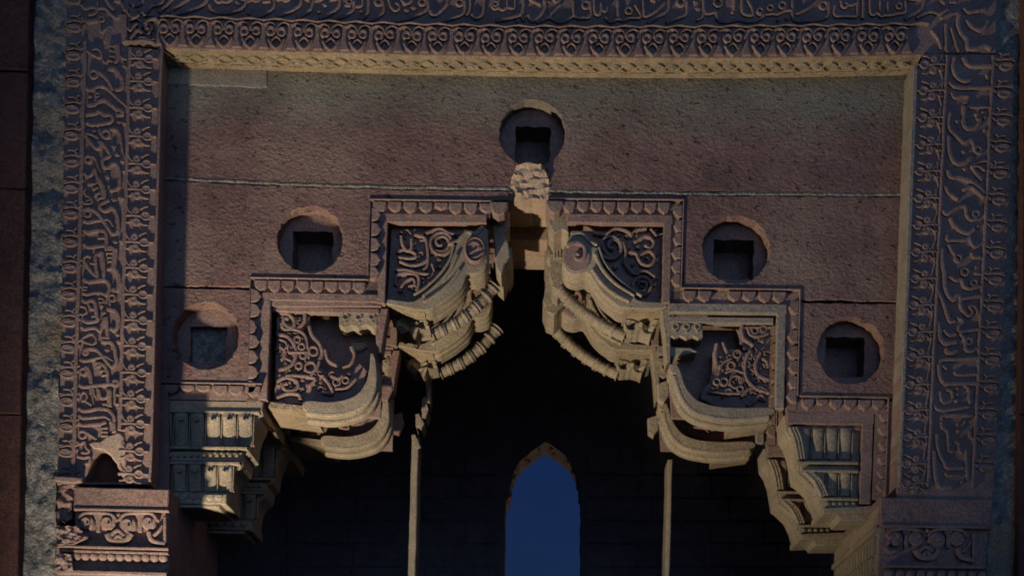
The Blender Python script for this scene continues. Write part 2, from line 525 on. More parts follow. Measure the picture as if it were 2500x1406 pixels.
# broken crown stone: chipped rock and the flat soffit of the slit
t = thing('crown_stone', 'chipped pale crown stone at the top of the arch slit, below the centre socket', 'stone block', W(1290, 478, 0))
g = Geo()
def crown(px, py):
    u = (py - 408) / 72
    return -.055 + .085 * u + .022 * mnoise.noise(Vector((px * .05, py * .09, 3))) + .012 * math.sin(py * .33 + px * .05)
rock(g, [(1243, 482), (1242, 456), (1250, 438), (1262, 412), (1290, 406), (1322, 410), (1338, 432), (1345, 462), (1339, 482)], 0, crown, 9, .58, 4)
g.build('broken_face', 'plaster', t)
g = Geo(); prism(g, [(1240, 478), (1240, 446), (1340, 446), (1340, 480)], 0, .12, .58, 0); g.build('front_soffit', 'buff', t)
g = Geo(); prism(g, [(1238, 476), (1238, 430), (1344, 430), (1344, 478)], 0, .9, 1.58, 0); g.build('rear_soffit', 'plaster', t)

# ------------------------------------------------------------------ carved corbels
def petals_row(g, p0, p1, n, depthpx, side, yb, h, wk=.90):
    """row of pointed petals along p0->p1 hanging to the side (+1 = right of travel)"""
    L = math.hypot(p1[0] - p0[0], p1[1] - p0[1])
    tx, ty = (p1[0] - p0[0]) / L, (p1[1] - p0[1]) / L
    nx, ny = -ty * side, tx * side
    pit = L / n
    for i in range(n):
        o = (i + .5) * pit; hw = pit * wk / 2
        dd = depthpx * random.uniform(.88, 1.06) * (.62 if random.random() < .07 else 1)
        if random.random() < .012: continue
        o += pit * random.uniform(-.05, .05)
        sh = [(-1, 0), (-1, .3), (-.9, .58), (-.62, .82), (-.25, .95), (0, 1.06), (.25, .95), (.62, .82), (.9, .58), (1, .3), (1, 0)]
        prism(g, [(p0[0] + tx * (o + a * hw) + nx * b * dd, p0[1] + ty * (o + a * hw) + ny * b * dd) for a, b in sh], yb, yb - h, yb + .01, 2.2, back=False)
def bar(g, a, b, wpx, yb, y0, y1, bev=1.4, r=0):
    L = math.hypot(b[0] - a[0], b[1] - a[1]); nx, ny = -(b[1] - a[1]) / L * wpx / 2, (b[0] - a[0]) / L * wpx / 2
    p = [(a[0] + nx, a[1] + ny), (b[0] + nx, b[1] + ny), (b[0] - nx, b[1] - ny), (a[0] - nx, a[1] - ny)]
    prism(g, rough(p, 18, r) if r else p, yb, y0, y1, bev)
def baluster_string(path, y, r, root, mat='buff'):
    """string of ringed reed segments along the lower edge"""
    g = Geo(); P = catmull(path, 3.0)
    acc = 0; vs = []; n = len(P); m = 10; rows = []
    for i in range(n):
        if i: acc += math.hypot(P[i][0] - P[i - 1][0], P[i][1] - P[i - 1][1])
        ph = (acc % 34) / 34
        rr = r * (1.25 if ph < .12 or .22 < ph < .3 else (.82 if ph < .3 else 1.0 - .25 * abs(ph - .65)))
        a = P[max(0, i - 1)]; b = P[min(n - 1, i + 1)]
        l = math.hypot(b[0] - a[0], b[1] - a[1]) or 1
        nx, ny = -(b[1] - a[1]) / l, (b[0] - a[0]) / l
        for j in range(m):
            t = 2 * math.pi * j / m
            q = W(P[i][0] + nx * rr * math.cos(t), P[i][1] + ny * rr * math.cos(t), 0)
            vs.append((q.x, y + rr / PPM * 1.3 * math.sin(t), q.z))
    fs = [(i * m + j, i * m + (j + 1) % m, (i + 1) * m + (j + 1) % m, (i + 1) * m + j) for i in range(n - 1) for j in range(m)]
    g.add(vs, fs)
    return g.build('reeded_string', mat, root, smooth=True)
def lace(g, x0, y0, x1, y1, yb):
    prism(g, [(x0, y0), (x1, y0), (x1, y1 - 7), (x1 - (x1 - x0) * .14, y1 - 1), (x1 - (x1 - x0) * .3, y1 - 8), ((x0 + x1) / 2 + 6, y1 - 4), ((x0 + x1) / 2, y1), ((x0 + x1) / 2 - 6, y1 - 4), (x0 + (x1 - x0) * .3, y1 - 8), (x0 + (x1 - x0) * .14, y1 - 1), (x0, y1 - 7)], yb, yb, yb + .34, 2)
    n = 3; pw = (x1 - x0) / n
    for i in range(n):
        cx = x0 + pw * (i + .5)
        ribbon(g, circle(cx, y0 + 12, 7, 8), yb, .014, 4, closed=True)
        dia(g, cx, y0 + 24, 4, yb, .014)

def tier_top(side):
    if side < 0:
        t = thing('carved_corbel', 'top carved corbel left of the arch slit, big curling volute over a curved lip', 'corbel', W(1070, 742, .1), 'carved stepped corbels of the arch')
        outer = [(903, 491), (1243, 491), (1243, 500), (1200, 498), (945, 497), (930, 498), (928, 742), (896, 742), (903, 683)]
        g = Geo(); prism(g, [(898, 486), (1196, 488), (1196, 526), (934, 526), (926, 742), (892, 738)], 0, .045, .10, 0); g.build('sunk_ground', 'carved', t)
        g = Geo()
        petals_row(g, (912, 497), (1206, 502), 8, 25, 1, .045, .05); petals_row(g, (905, 690), (910, 512), 5, 22, 1, .045, .05)
        bar(g, (903, 493), (1206, 497), 3.4, .045, -.012, .05); bar(g, (905, 494), (899, 686), 3.0, .045, -.004, .05)
        prism(g, [(1197, 494), (1241, 495), (1240, 508), (1231, 523), (1217, 530), (1204, 522), (1197, 507)], 0, -.02, .34, 3)
        g.build('petal_border', 'carved', t)
        g = Geo(); bar(g, (926, 533), (1188, 536), 21, .045, .03, .10, r=.5); bar(g, (938, 540), (931, 742), 18, .045, .03, .10, r=.5)
        g.build('frame_strip', 'carved', t)
        g = Geo(); prism(g, [(952, 540), (1192, 543), (1182, 640), (1140, 655), (1108, 692), (1070, 718), (1035, 738), (940, 735)], 0, .15, .45, 0)
        strokes(g, "24 1070,370 1080,430 1110,470 1140,450 1140,390; 22 1160,360 1230,380 1250,460 1250,560 1220,600; 24 1040,480 1090,460 1150,480 1170,510 1120,520 1050,510; 24 1060,540 1130,570 1200,560 1250,530; 22 1030,600 1100,600 1180,620 1260,630; 26 1030,700 1040,640 1100,620 1180,640 1190,700 1170,745; 20 1070,720 1100,680 1150,660 1160,700 1120,710; o 1345,420 90 22; 22 1300,470 1370,470 1400,410 1360,370 1310,390 1320,430 1350,430; 20 1240,350 1330,320 1400,350 1470,360; d 1345,580 22; 18 1280,560 1300,640 1260,690", 600, 450, 2.811, .15, .05, wk=1.05)
        fill_foliage(g, [(966, 556), (1110, 560), (1090, 640), (1040, 700), (1000, 735), (958, 728)], .15, .035, 22, 1)
        g.build('carved_panel', 'carved', t)
        lip = [(1186, 548), (1191, 575), (1192, 610), (1184, 648), (1160, 660), (1140, 662), (1128, 690), (1100, 716), (1066, 738), (1034, 750), (944, 734), (944, 722), (1000, 728), (1022, 719), (1048, 702), (1074, 676), (1096, 642), (1104, 610), (1110, 592), (1124, 572), (1142, 562), (1160, 566), (1172, 558)]
        g = Geo(); layered_lip(g, lip, .44)
        ribbon(g, [(1180, 556), (1160, 574), (1140, 570), (1118, 590), (1096, 598)], .09, .03, 12, 7)
        ribbon(g, [(1122, 662), (1098, 694), (1066, 720), (1036, 738)], .075, .03, 9, 9); ribbon(g, [(1116, 625), (1098, 662), (1068, 696), (1034, 724)], .075, .03, 10, 7); ribbon(g, [(1108, 600), (1098, 636), (1074, 670), (1044, 699), (1012, 720)], .075, .022, 6, 5)
        g.build('curved_lip', 'buff', t)
        g = Geo(); boss(g, 1160, 614, 27, .07, .05, ry=34, prof=[(1, -.3), (.97, .8), (.84, 1), (.78, .5), (0, .45)], n=28); prism(g, circle(1160, 614, 27, 26, 34), 0, .06, .42, 0)
        strokes(g, "16 1530,420 1560,400 1600,420 1590,450; 18 1530,490 1570,460 1620,440; 16 1545,515 1590,500 1630,475", 600, 450, 2.811, .048, .018)
        g.build('volute', 'carved', t)
        baluster_string([(1204, 640), (1178, 672), (1150, 700), (1112, 730), (1075, 750), (1045, 765)], .52, 16, t)
        for p, y0, y1 in (([(1197, 492), (1243, 492), (1243, 528), (1231, 546), (1241, 572), (1245, 602), (1230, 622), (1222, 650), (1210, 632), (1204, 560)], .2, .5), ([(1206, 540), (1245, 536), (1248, 580), (1236, 610), (1226, 634), (1210, 620)], .56, .93), ([(1206, 500), (1247, 500), (1248, 532), (1237, 552), (1226, 540), (1212, 546)], .97, 1.5)):
            g = Geo(); prism(g, rough(p, 12, 1.2), 0, y0, y1, 3); g.build('slit_cheek', 'buff', t)
        g = Geo(); prism(g, [(944, 736), (1034, 752), (1034, 744), (944, 722)], 0, .1, .62, 0); g.build('flat_soffit', 'buffcarved', t)
        g = Geo(); rock(g, [(948, 730), (1036, 746), (1040, 764), (1016, 772), (1004, 792), (990, 772), (972, 778), (958, 764)], 0, lambda a, b: .34 + .1 * mnoise.noise(Vector((a * .05, b * .09, 5))), 8, .64, 21); g.build('eroded_edge', 'buff', t)
    else:
        t = thing('carved_corbel', 'top carved corbel right of the arch slit, snail-like spiral volute over a curved lip', 'corbel', W(1510, 742, .1), 'carved stepped corbels of the arch')
        g = Geo(); prism(g, [(1383, 486), (1670, 488), (1662, 738), (1634, 738), (1640, 526), (1383, 526)], 0, .045, .10, 0); g.build('sunk_ground', 'carved', t)
        g = Geo()
        petals_row(g, (1374, 497), (1636, 500), 8, 26, 1, .045, .05); petals_row(g, (1666, 506), (1659, 706), 6, 22, 1, .045, .05)
        bar(g, (1340, 491), (1670, 494), 3.4, .045, -.012, .05); bar(g, (1668, 494), (1662, 708), 3.4, .045, -.012, .05)
        prism(g, [(1333, 491), (1376, 492), (1376, 503), (1366, 518), (1353, 525), (1341, 516), (1333, 504)], 0, -.02, .34, 3)
        g.build('petal_border', 'carved', t)
        g = Geo(); bar(g, (1384, 534), (1642, 537), 21, .045, .03, .10, r=.5); bar(g, (1630, 545), (1626, 740), 19, .045, .03, .10, r=.5)
        g.build('frame_strip', 'carved', t)
        g = Geo(); prism(g, [(1398, 545), (1622, 549), (1617, 738), (1530, 735), (1498, 710), (1468, 686), (1448, 655), (1420, 590)], 0, .15, .45, 0)
        strokes(g, "22 700,630 780,640 850,600 930,620 960,650; o 815,730 92 22; 24 760,690 770,740 820,790 880,750 870,690 820,680 800,720 830,740; 20 900,690 920,760 910,830 960,900 1010,910; 22 980,690 1060,650 1110,690 1090,730 1050,710; 24 940,760 990,770 1020,830 1080,850 1120,800 1080,750 1020,780; 22 1000,900 1060,890 1120,930; o 1030,990 75 22; 20 1000,1040 1050,1020 1060,970 1020,960; 18 1090,600 1130,650; 18 960,640 990,610 1060,600; d 850,860 22; 20 700,690 720,780 790,870 880,960 930,990", 1200, 350, 2.811, .15, .05, wk=1.05)
        fill_foliage(g, [(1450, 556), (1614, 560), (1610, 730), (1540, 726), (1530, 690), (1500, 620), (1470, 590)], .15, .035, 24, 2)
        g.build('carved_panel', 'carved', t)
        lip = [(1392, 566), (1412, 566), (1432, 574), (1444, 590), (1458, 596), (1462, 604), (1468, 632), (1488, 660), (1516, 688), (1544, 710), (1564, 726), (1622, 731), (1622, 745), (1528, 744), (1496, 728), (1466, 702), (1444, 668), (1434, 658), (1410, 662), (1386, 654), (1374, 634), (1374, 606), (1382, 590)]
        g = Geo(); layered_lip(g, lip, .44)
        ribbon(g, [(1396, 572), (1420, 574), (1438, 592), (1458, 600)], .09, .03, 12, 7); ribbon(g, [(1446, 660), (1468, 692), (1498, 718), (1536, 738)], .075, .03, 9, 9); ribbon(g, [(1452, 622), (1472, 662), (1502, 694), (1548, 724)], .075, .03, 10, 7); ribbon(g, [(1462, 606), (1474, 640), (1498, 672), (1530, 700), (1566, 724)], .075, .022, 6, 5)
        g.build('curved_lip', 'buff', t)
        g = Geo(); prism(g, circle(1409, 622, 33, 30, 35), 0, .06, .42, 2)
        sp = [(1409 + (31 - 3.1 * k) * math.cos(.62 * k - 2.4), 622 + (32 - 3.1 * k) * math.sin(.62 * k - 2.4)) for k in range(10)]
        ribbon(g, sp, .06, .022, 13, 6); boss(g, 1411, 622, 5, .05, .025, prof=DOME, n=10)
        g.build('volute', 'carved', t)
        baluster_string([(1370, 650), (1392, 676), (1424, 704), (1458, 728), (1500, 752), (1536, 768)], .52, 16, t)
        for p, y0, y1 in (([(1339, 492), (1390, 492), (1390, 552), (1372, 546), (1354, 556), (1339, 534)], .12, .52), ([(1348, 552), (1390, 548), (1380, 632), (1366, 650), (1350, 640), (1341, 600)], .56, .93), ([(1333, 500), (1385, 500), (1382, 640), (1356, 668), (1338, 660), (1328, 630), (1336, 590)], .97, 1.5)):
            g = Geo(); prism(g, rough(p, 12, 1.2), 0, y0, y1, 3); g.build('slit_cheek', 'buff', t)
        g = Geo()
        for k in range(4): ribbon(g, [(1352 + k * 9, 556), (1352 + k * 8, 600), (1354 + k * 7, 634)], .56, .05, 7)
        g.build('fluted_cheek', 'buff', t)
        g = Geo(); boss(g, 1344, 628, 13, .97, .08, ry=25, prof=DOME); g.build('oval_cheek', 'buff', t)
        g = Geo(); prism(g, [(1526, 734), (1622, 734), (1622, 746), (1526, 746)], 0, .1, .62, 0); g.build('flat_soffit', 'buffcarved', t)
        g = Geo(); rock(g, [(1532, 740), (1622, 738), (1622, 760), (1606, 766), (1598, 780), (1572, 770), (1540, 772), (1530, 756)], 0, lambda a, b: .34 + .1 * mnoise.noise(Vector((a * .05, b * .09, 5))), 8, .64, 22); g.build('eroded_edge', 'buff', t)
    return t
def tier_mid(side):
    if side < 0:
        t = thing('carved_corbel', 'middle left carved corbel with a wheel-patterned panel and a deep dark hollow', 'corbel', W(780, 990, .1), 'carved stepped corbels of the arch')
        g = Geo(); prism(g, [(608, 681), (928, 684), (928, 742), (640, 742), (634, 978), (600, 978)], 0, .045, .10, 0); g.build('sunk_ground', 'carved', t)
        g = Geo()
        petals_row(g, (620, 688), (896, 694), 8, 26, 1, .045, .05); petals_row(g, (607, 966), (616, 708), 7, 24, 1, .045, .05)
        bar(g, (613, 683), (900, 688), 3.4, .045, -.012, .05); bar(g, (614, 686), (606, 970), 2.6, .045, -.002, .05)
        g.build('petal_border', 'carved', t)
        g = Geo(); bar(g, (640, 724), (925, 730), 19, .045, .03, .10, r=.5); bar(g, (651, 732), (642, 976), 22, .045, .03, .10, r=.5); bar(g, (664, 750), (924, 756), 12, .045, .08, .16)
        g.build('frame_strip', 'carved', t)
        g = Geo(); prism(g, [(662, 745), (925, 745), (918, 990), (654, 978)], 0, .34, .4, 0); g.build('hollow_back', 'carved', t)
        g = Geo(); prism(g, rough([(668, 752), (750, 757), (745, 775), (733, 792), (742, 815), (760, 850), (776, 880), (800, 900), (850, 893), (873, 872), (890, 890), (884, 930), (862, 955), (800, 972), (742, 972), (662, 974)], 14, 1), 0, .15, .35, 2)
        strokes(g, "26 640,480 710,490 760,550 770,620 730,690 650,720; 16 650,510 700,530 720,600; 18 690,580 720,550; 14 700,640 740,660; 18 660,560 700,600 670,650; o 810,560 25 18; o 820,620 25 18; o 790,690 25 18; o 780,510 25 18; o 870,700 42 20; o 890,590 35 18; 26 650,330 720,340 760,390 740,430 690,400 690,370 720,370; 26 760,330 820,310 830,380 790,430; 22 670,400 690,440 760,440 830,480 850,560 860,640; 26 640,800 700,770 780,800 770,850 710,860 680,830 710,810; 24 640,910 720,880 790,890 800,920; 24 700,760 800,760 900,780 860,830; 26 860,420 880,480 930,540 950,600 930,650; 22 970,580 990,650 1050,690; 24 960,770 1000,820 1020,880 950,870; 22 1010,760 1060,780 1090,760; o 1050,800 30 16; o 1110,790 25 14; 30>10 1150,560 1170,620 1140,680 1090,700; 20 1040,850 1120,840 1180,780; 22 870,760 920,690 930,660; 20 720,600 760,600 850,600", 450, 650, 2.811, .15, .04, wk=1.05)
        fill_foliage(g, [(676, 760), (740, 765), (735, 800), (770, 870), (800, 905), (850, 905), (876, 890), (876, 925), (850, 950), (800, 962), (740, 964), (672, 966)], .15, .032, 60, 3, 5, 9, 1.1)
        g.build('carved_panel', 'carved', t)
        lip = [(903, 856), (910, 858), (916, 880), (914, 920), (905, 956), (884, 982), (846, 996), (800, 1002), (742, 996), (742, 972), (800, 974), (846, 966), (874, 950), (891, 925), (899, 895)]
        g = Geo(); layered_lip(g, lip, .36)
        for dx, dy, y in ((0, 10, .14), (4, 22, .22)): ribbon(g, [(910 + dx, 870 + dy), (912 + dx, 915 + dy), (902 + dx, 950 + dy), (880 + dx, 974 + dy), (846, 988 + dy), (800, 994 + dy), (745, 988 + dy)], y, .07, 16, yp=0)
        g.build('curved_lip', 'buff', t)
        g = Geo(); lace(g, 828, 762, 924, 802, .10); prism(g, rough([(846, 806), (880, 806), (888, 816), (868, 828), (850, 826)], 6, .5), 0, .3, .46, 3); g.build('lace_pendant', 'buff', t)
        g = Geo(); prism(g, [(655, 972), (760, 985), (760, 1000), (650, 985)], 0, .10, .7, 0); g.build('flat_soffit', 'buffcarved', t)
        g = Geo(); prism(g, [(914, 742), (945, 742), (935, 800), (928, 850), (918, 856), (914, 810)], 0, .1, .3, 2); g.build('side_slab', 'red', t); g = Geo(); prism(g, [(908, 880), (938, 868), (944, 900), (930, 930), (910, 925)], 0, .55, .62, 2); g.build('side_slab', 'red', t)
    else:
        t = thing('carved_corbel', 'middle right carved corbel with leafy panel, dark hollow and S-shaped lip', 'corbel', W(1760, 1015, .1), 'carved stepped corbels of the arch')
        g = Geo(); prism(g, [(1632, 742), (1640, 706), (1953, 710), (1950, 1000), (1922, 1000), (1922, 760)], 0, .045, .10, 0); g.build('sunk_ground', 'carved', t)
        g = Geo()
        petals_row(g, (1664, 714), (1920, 717), 7, 25, 1, .045, .05); petals_row(g, (1948, 736), (1943, 990), 7, 23, 1, .045, .05)
        bar(g, (1662, 708), (1952, 712), 3.4, .045, -.012, .05); bar(g, (1951, 712), (1945, 970), 3.4, .045, -.012, .05)
        g.build('petal_border', 'carved', t)
        g = Geo(); bar(g, (1632, 752), (1920, 755), 22, .045, .03, .10, r=.5); bar(g, (1908, 765), (1903, 998), 21, .045, .03, .10, r=.5); bar(g, (1634, 776), (1890, 779), 14, .045, .08, .16)
        g.build('frame_strip', 'wash', t)
        g = Geo(); prism(g, [(1636, 770), (1895, 772), (1888, 1000), (1650, 990)], 0, .34, .4, 0); g.build('hollow_back', 'carved', t)
        g = Geo(); prism(g, rough([(1804, 788), (1888, 788), (1884, 994), (1800, 985), (1750, 976), (1715, 960), (1718, 940), (1738, 920), (1744, 880), (1745, 845), (1760, 834), (1800, 838), (1838, 848), (1815, 826)], 13, 1), 0, .15, .35, 2)
        strokes(g, "24 880,400 870,450 890,510 950,550; 22 890,400 1060,400; 20 910,430 930,480 990,490 1050,470; o 960,450 25 14; o 1020,440 25 14; 26 1000,600 965,680 980,750 1060,790; 24 930,590 895,660 900,770 960,840 1060,880; 20 1010,640 1040,660 1050,700; o 920,620 25 16;o 840,610 30 16; o 900,680 30 16; o 800,690 30 16; o 830,800 50 18; o 870,790 20 12; o 750,800 30 16; o 700,800 25 14; o 780,870 25 14; o 860,850 25 14; 24 870,900 920,850 1000,840 1060,880; 22 910,960 960,930 1000,890 1030,930; 26 700,540 690,620 700,690; 20 740,530 770,600; 18 640,870 750,880 860,880; 18 720,700 760,660 800,640; 18 760,740 820,720 880,740", 1500, 650, 2.811, .15, .04, wk=1.05)
        fill_foliage(g, [(1812, 796), (1880, 796), (1876, 984), (1760, 970), (1722, 950), (1745, 920), (1752, 850), (1770, 842), (1840, 855)], .15, .032, 60, 4, 5, 9, 1.1)
        g.build('carved_panel', 'carved', t)
        lip = [(1636, 884), (1644, 880), (1656, 884), (1666, 904), (1674, 930), (1688, 953), (1710, 972), (1750, 984), (1805, 988), (1886, 988), (1886, 1006), (1805, 1018), (1750, 1012), (1704, 999), (1678, 974), (1662, 938), (1652, 908), (1640, 904)]
        g = Geo(); layered_lip(g, lip, .36)
        for dx, dy, y in ((-3, 10, .14), (-6, 21, .22)): ribbon(g, [(1652 + dx, 900 + dy), (1662 + dx, 934 + dy), (1678 + dx, 966 + dy), (1704, 990 + dy), (1750, 1002 + dy), (1805, 1006 + dy), (1880, 1000 + dy)], y, .07, 16, yp=0)
        g.build('curved_lip', 'buff', t)
        g = Geo(); lace(g, 1636, 786, 1716, 828, .10); prism(g, rough([(1634, 834), (1690, 836), (1706, 846), (1680, 852), (1650, 862), (1636, 856)], 6, .5), 0, .12, .46, 3); g.build('lace_pendant', 'buff', t)
        g = Geo(); prism(g, [(1795, 990), (1895, 986), (1895, 1002), (1795, 1016)], 0, .10, .7, 0); g.build('flat_soffit', 'buffcarved', t)
        g = Geo(); prism(g, [(1616, 742), (1640, 742), (1640, 872), (1630, 880), (1624, 800)], 0, .1, .3, 2); g.build('side_slab', 'buff', t); g = Geo(); prism(g, [(1618, 890), (1646, 880), (1648, 920), (1634, 940), (1620, 930)], 0, .5, .6, 2); g.build('side_slab', 'buff', t)
    return t
def flutes(root, x0, x1, n, y0, y1, yb, hook, bulge, lean=SX):
    """row of leaf panels rolling forward at the top, each its own part, with slim fillets between"""
    pw = (x1 - x0) / n
    for i in range(n):
        g = Geo()
        a = x0 + pw * i + 3.6; b = x0 + pw * (i + 1) - 3.6
        vs = []; m = 9; k = 8
        for r in range(k + 1):
            u = r / k
            py = y0 + (y1 - y0) * u
            bul = bulge * (1 - u) ** 1.5 * (1 if u > .06 else .75) + .012
            for c in range(m):
                v = c / (m - 1)
                q = W(a + (b - a) * v + lean * (py - y0), py, yb)
                vs.append((q.x, yb - bul - .012 * math.sin(math.pi * v) ** .5, q.z))
        fs = [(r * m + c, r * m + c + 1, (r + 1) * m + c + 1, (r + 1) * m + c) for r in range(k) for c in range(m - 1)]
        def skirt(idx):
            s0 = len(vs)
            for j in idx: vs.append((vs[j][0], yb + .02, vs[j][2]))
            for j in range(len(idx) - 1): fs.append((idx[j], idx[j + 1], s0 + j + 1, s0 + j))
        skirt(list(range(m))); skirt([k * m + c for c in range(m)]); skirt([r * m for r in range(k + 1)]); skirt([r * m + m - 1 for r in range(k + 1)])
        g.add(vs, fs)
        if hook: ribbon(g, [((a + b) / 2 - 5, y0 + 15), ((a + b) / 2, y0 + 19), ((a + b) / 2 + 6, y0 + 15)], yb - bulge * .8 - .02, .02, 4, yp=yb)
        bar(g, (x0 + pw * (i + 1), y0), (x0 + pw * (i + 1) + lean * (y1 - y0), y1), 2.6, yb, yb - .035, yb + .02, .6)
        g.build('flute', 'buff', root)
def tier_low(side):
    if side < 0:
        t = thing('fluted_bracket', 'stepped fluted bracket at lower left, lit above the dark pier shadow', 'bracket', W(500, 1234, .1), 'fluted brackets under the corbels')
        prof = [(372, 968), (640, 975), (636, 1004), (628, 1010), (622, 1025), (613, 1044), (607, 1068), (604, 1090), (604, 1096), (590, 1104), (587, 1126), (582, 1135), (568, 1146), (558, 1162), (553, 1190), (551, 1226), (366, 1226)]
        g = Geo(); prism(g, prof, 0, .10, .5, 2); g.build('bracket_core', 'buff', t)
        g = Geo(); petals_row(g, (400, 942), (640, 946), 6, 24, 1, .045, .05); bar(g, (390, 937), (642, 941), 3.4, .045, -.01, .05)
        prism(g, [(385, 934), (645, 938), (645, 974), (385, 970)], 0, .045, .10, 0); g.build('petal_border', 'carved', t)
        g = Geo(); prism(g, rough([(374, 972), (640, 976), (637, 1001), (374, 998)], 20, .4), 0, .045, 1.2, 2); bar(g, (374, 1004), (634, 1007), 6, .045, .03, .6)
        for y, x in ((1094, 604), (1131, 586)): bar(g, (370, y - 2), (x, y), 7, .045, .03, .5)
        bar(g, (370, 1111), (590, 1114), 22, .045, .06, .5)
        for k in range(12): prism(g, Q(395 + k * 16, 1104, 8, 7), 0, .035, .07, 1)
        g.build('ledge', 'buff', t)
        flutes(t, 388, 622, 6, 1014, 1089, .10, True, .06); flutes(t, 386, 572, 5, 1138, 1200, .10, True, .05)
        g = Geo(); prism(g, rough([(366, 1198), (550, 1202), (550, 1227), (366, 1224)], 20, .4), 0, .05, .6, 2); prism(g, [(366, 1226), (534, 1228), (530, 1235), (366, 1233)], 0, .06, .6, 1)
        petals_row(g, (398, 1205), (546, 1207), 7, 14, 1, .05, .015); g.build('base_moulding', 'buff', t)
    else:
        t = thing('fluted_bracket', 'stepped fluted bracket at lower right, with deep vertical grooves', 'bracket', W(2030, 1250, .1), 'fluted brackets under the corbels')
        prof = [(1920, 1003), (2138, 1006), (2134, 1225), (2136, 1262), (2060, 1262), (2052, 1250), (2030, 1246), (2012, 1236), (2006, 1214), (1992, 1184), (1968, 1160), (1956, 1152), (1952, 1126), (1946, 1090), (1936, 1062), (1924, 1044)]
        g = Geo(); prism(g, prof, 0, .12, .5, 2); g.build('bracket_core', 'buff', t)
        g = Geo(); petals_row(g, (1954, 977), (2160, 980), 6, 23, 1, .045, .05); petals_row(g, (2166, 1000), (2160, 1206), 6, 22, 1, .045, .05)
        prism(g, [(1946, 968), (2170, 972), (2162, 1216), (2132, 1216), (2140, 1006), (1946, 1004)], 0, .045, .10, 0)
        bar(g, (1950, 970), (2168, 974), 3.4, .045, -.012, .05); bar(g, (2166, 976), (2158, 1212), 3.2, .045, -.01, .05); g.build('petal_border', 'carved', t)
        g = Geo(); bar(g, (1922, 1019), (2134, 1022), 28, .045, .045, .4, r=.4); bar(g, (2119, 1036), (2112, 1228), 26, .045, .045, .4, r=.4); bar(g, (1926, 1040), (2104, 1042), 9, .045, .09, .4)
        g.build('frame_strip', 'carved', t)
        g = Geo()
        for y, a in ((1127, 1948), (1147, 1958), (1216, 2006)): bar(g, (a, y), (2096, y + 2), 6, .045, .05, .4)
        bar(g, (1958, 1137), (2090, 1139), 16, .045, .10, .4); bar(g, (2010, 1226), (2088, 1228), 16, .045, .09, .4); bar(g, (2012, 1245), (2136, 1240), 14, .045, .06, .6)
        for k in range(5): prism(g, Q(2020 + k * 16, 1221, 8, 7), 0, .06, .1, 1)
        g.build('ledge', 'buff', t)
        flutes(t, 1946, 2080, 4, 1050, 1122, .12, False, .03); flutes(t, 1984, 2078, 3, 1154, 1211, .12, False, .03)
        for (x0, y0, x1, y1) in ((1924, 1046, 1948, 1124), (1960, 1154, 2004, 1213)):
            g = Geo()
            for k in range(3): ribbon(g, [(x0 + 2 + k * 8, y0), (x0 + (x1 - x0) * .6 + k * 8, y0 + (y1 - y0) * .4), (x1 + k * 7, y1)], .11, .05, 8)
            g.build('curved_edge', 'buff', t)
    return t
rear = {}
for sd, nm in ((-1, 'left'), (1, 'right')):
    for fn, lab in ((tier_top, 'rear top corbel on the %s side, deeper inside the arch behind the front volute'), (tier_mid, 'rear middle corbel on the %s side, second curved lip behind the front one'), (tier_low, 'rear bracket on the %s side of the arch, deeper in shadow behind the front one')):
        o = fn(sd)
        n = copy_tree(o, 1.05)
        for ch in list(n.children):
            if 'cheek' in ch.name: bpy.data.objects.remove(ch)
        n['label'] = lab % nm
# ------------------------------------------------------------------ carved frame of the gate (front plane y = -0.23)
YJ = -.27          # sunk ground of the bands
HR = .023          # relief
def lin(x0, y0, x1, y1): return lambda y: x0 + (x1 - x0) * (y - y0) / (y1 - y0)
# --- left jamb
SHADOW_CUT = [(206, 1177), (215, 1150), (226, 1118), (240, 1099), (253, 1099), (271, 1112), (288, 1135), (300, 1160), (307, 1177)]  # outline of a rounded cast shadow, cut into the slab as a hollow
tl = thing('inscribed_jamb', 'left inscribed jamb slab, calligraphy between bud borders, brightly raked by light', 'jamb slab', W(270, 1185, YJ))
g = Geo()
prism(g, rough([(163, -30), (297, -30), (297, 112), (392, 121), (386, 300), (372, 1000), (366, 1182), (138, 1182), (140, 1090), (150, 800), (158, 300)], 22, 1.2), YJ, YJ, .10, 2, holes=[SHADOW_CUT])
g.build('slab', 'carved', tl)
g = Geo(); ribbon(g, [(397, 122), (391, 300), (381, 700), (372, 1080), (367, 1175)], YJ, .03, 7); 
xl = lin(209, 120, 184, 1010); xr = lin(318, 130, 293, 1080)
ribbon(g, [(xl(y) + random.uniform(-1, 1), y) for y in range(105, 1190, 30)], YJ, HR, 11); ribbon(g, [(xr(y) + random.uniform(-1.2, 1.2), y) for y in list(range(120, 1060, 30))], YJ, HR, 10)
g.build('border_line', 'carved', tl)
BUD_L = "e -15,72 150,80 0.12; 26>16 110,50 0,38 -110,70; 48>30 130,-40 20,-62 -130,-30; 46>34 110,-60 40,-140 -70,-150; 34 50,-120 110,-180; 40>28 -60,-60 -140,-70 -160,0; 40 130,-45 220,-80; 36 140,70 200,10"
BUD_R = "b -75,-100 78; b -60,95 86; e 105,-2 100,82 0.05; 44>12 170,0 262,4; 45>20 10,120 80,158 150,165; 40>20 10,-115 70,-150 145,-172; 48 -270,-10 -150,-15 20,0; 34 -225,-175 -195,-90 -130,-40; 34 -250,110 -190,110 -130,60"
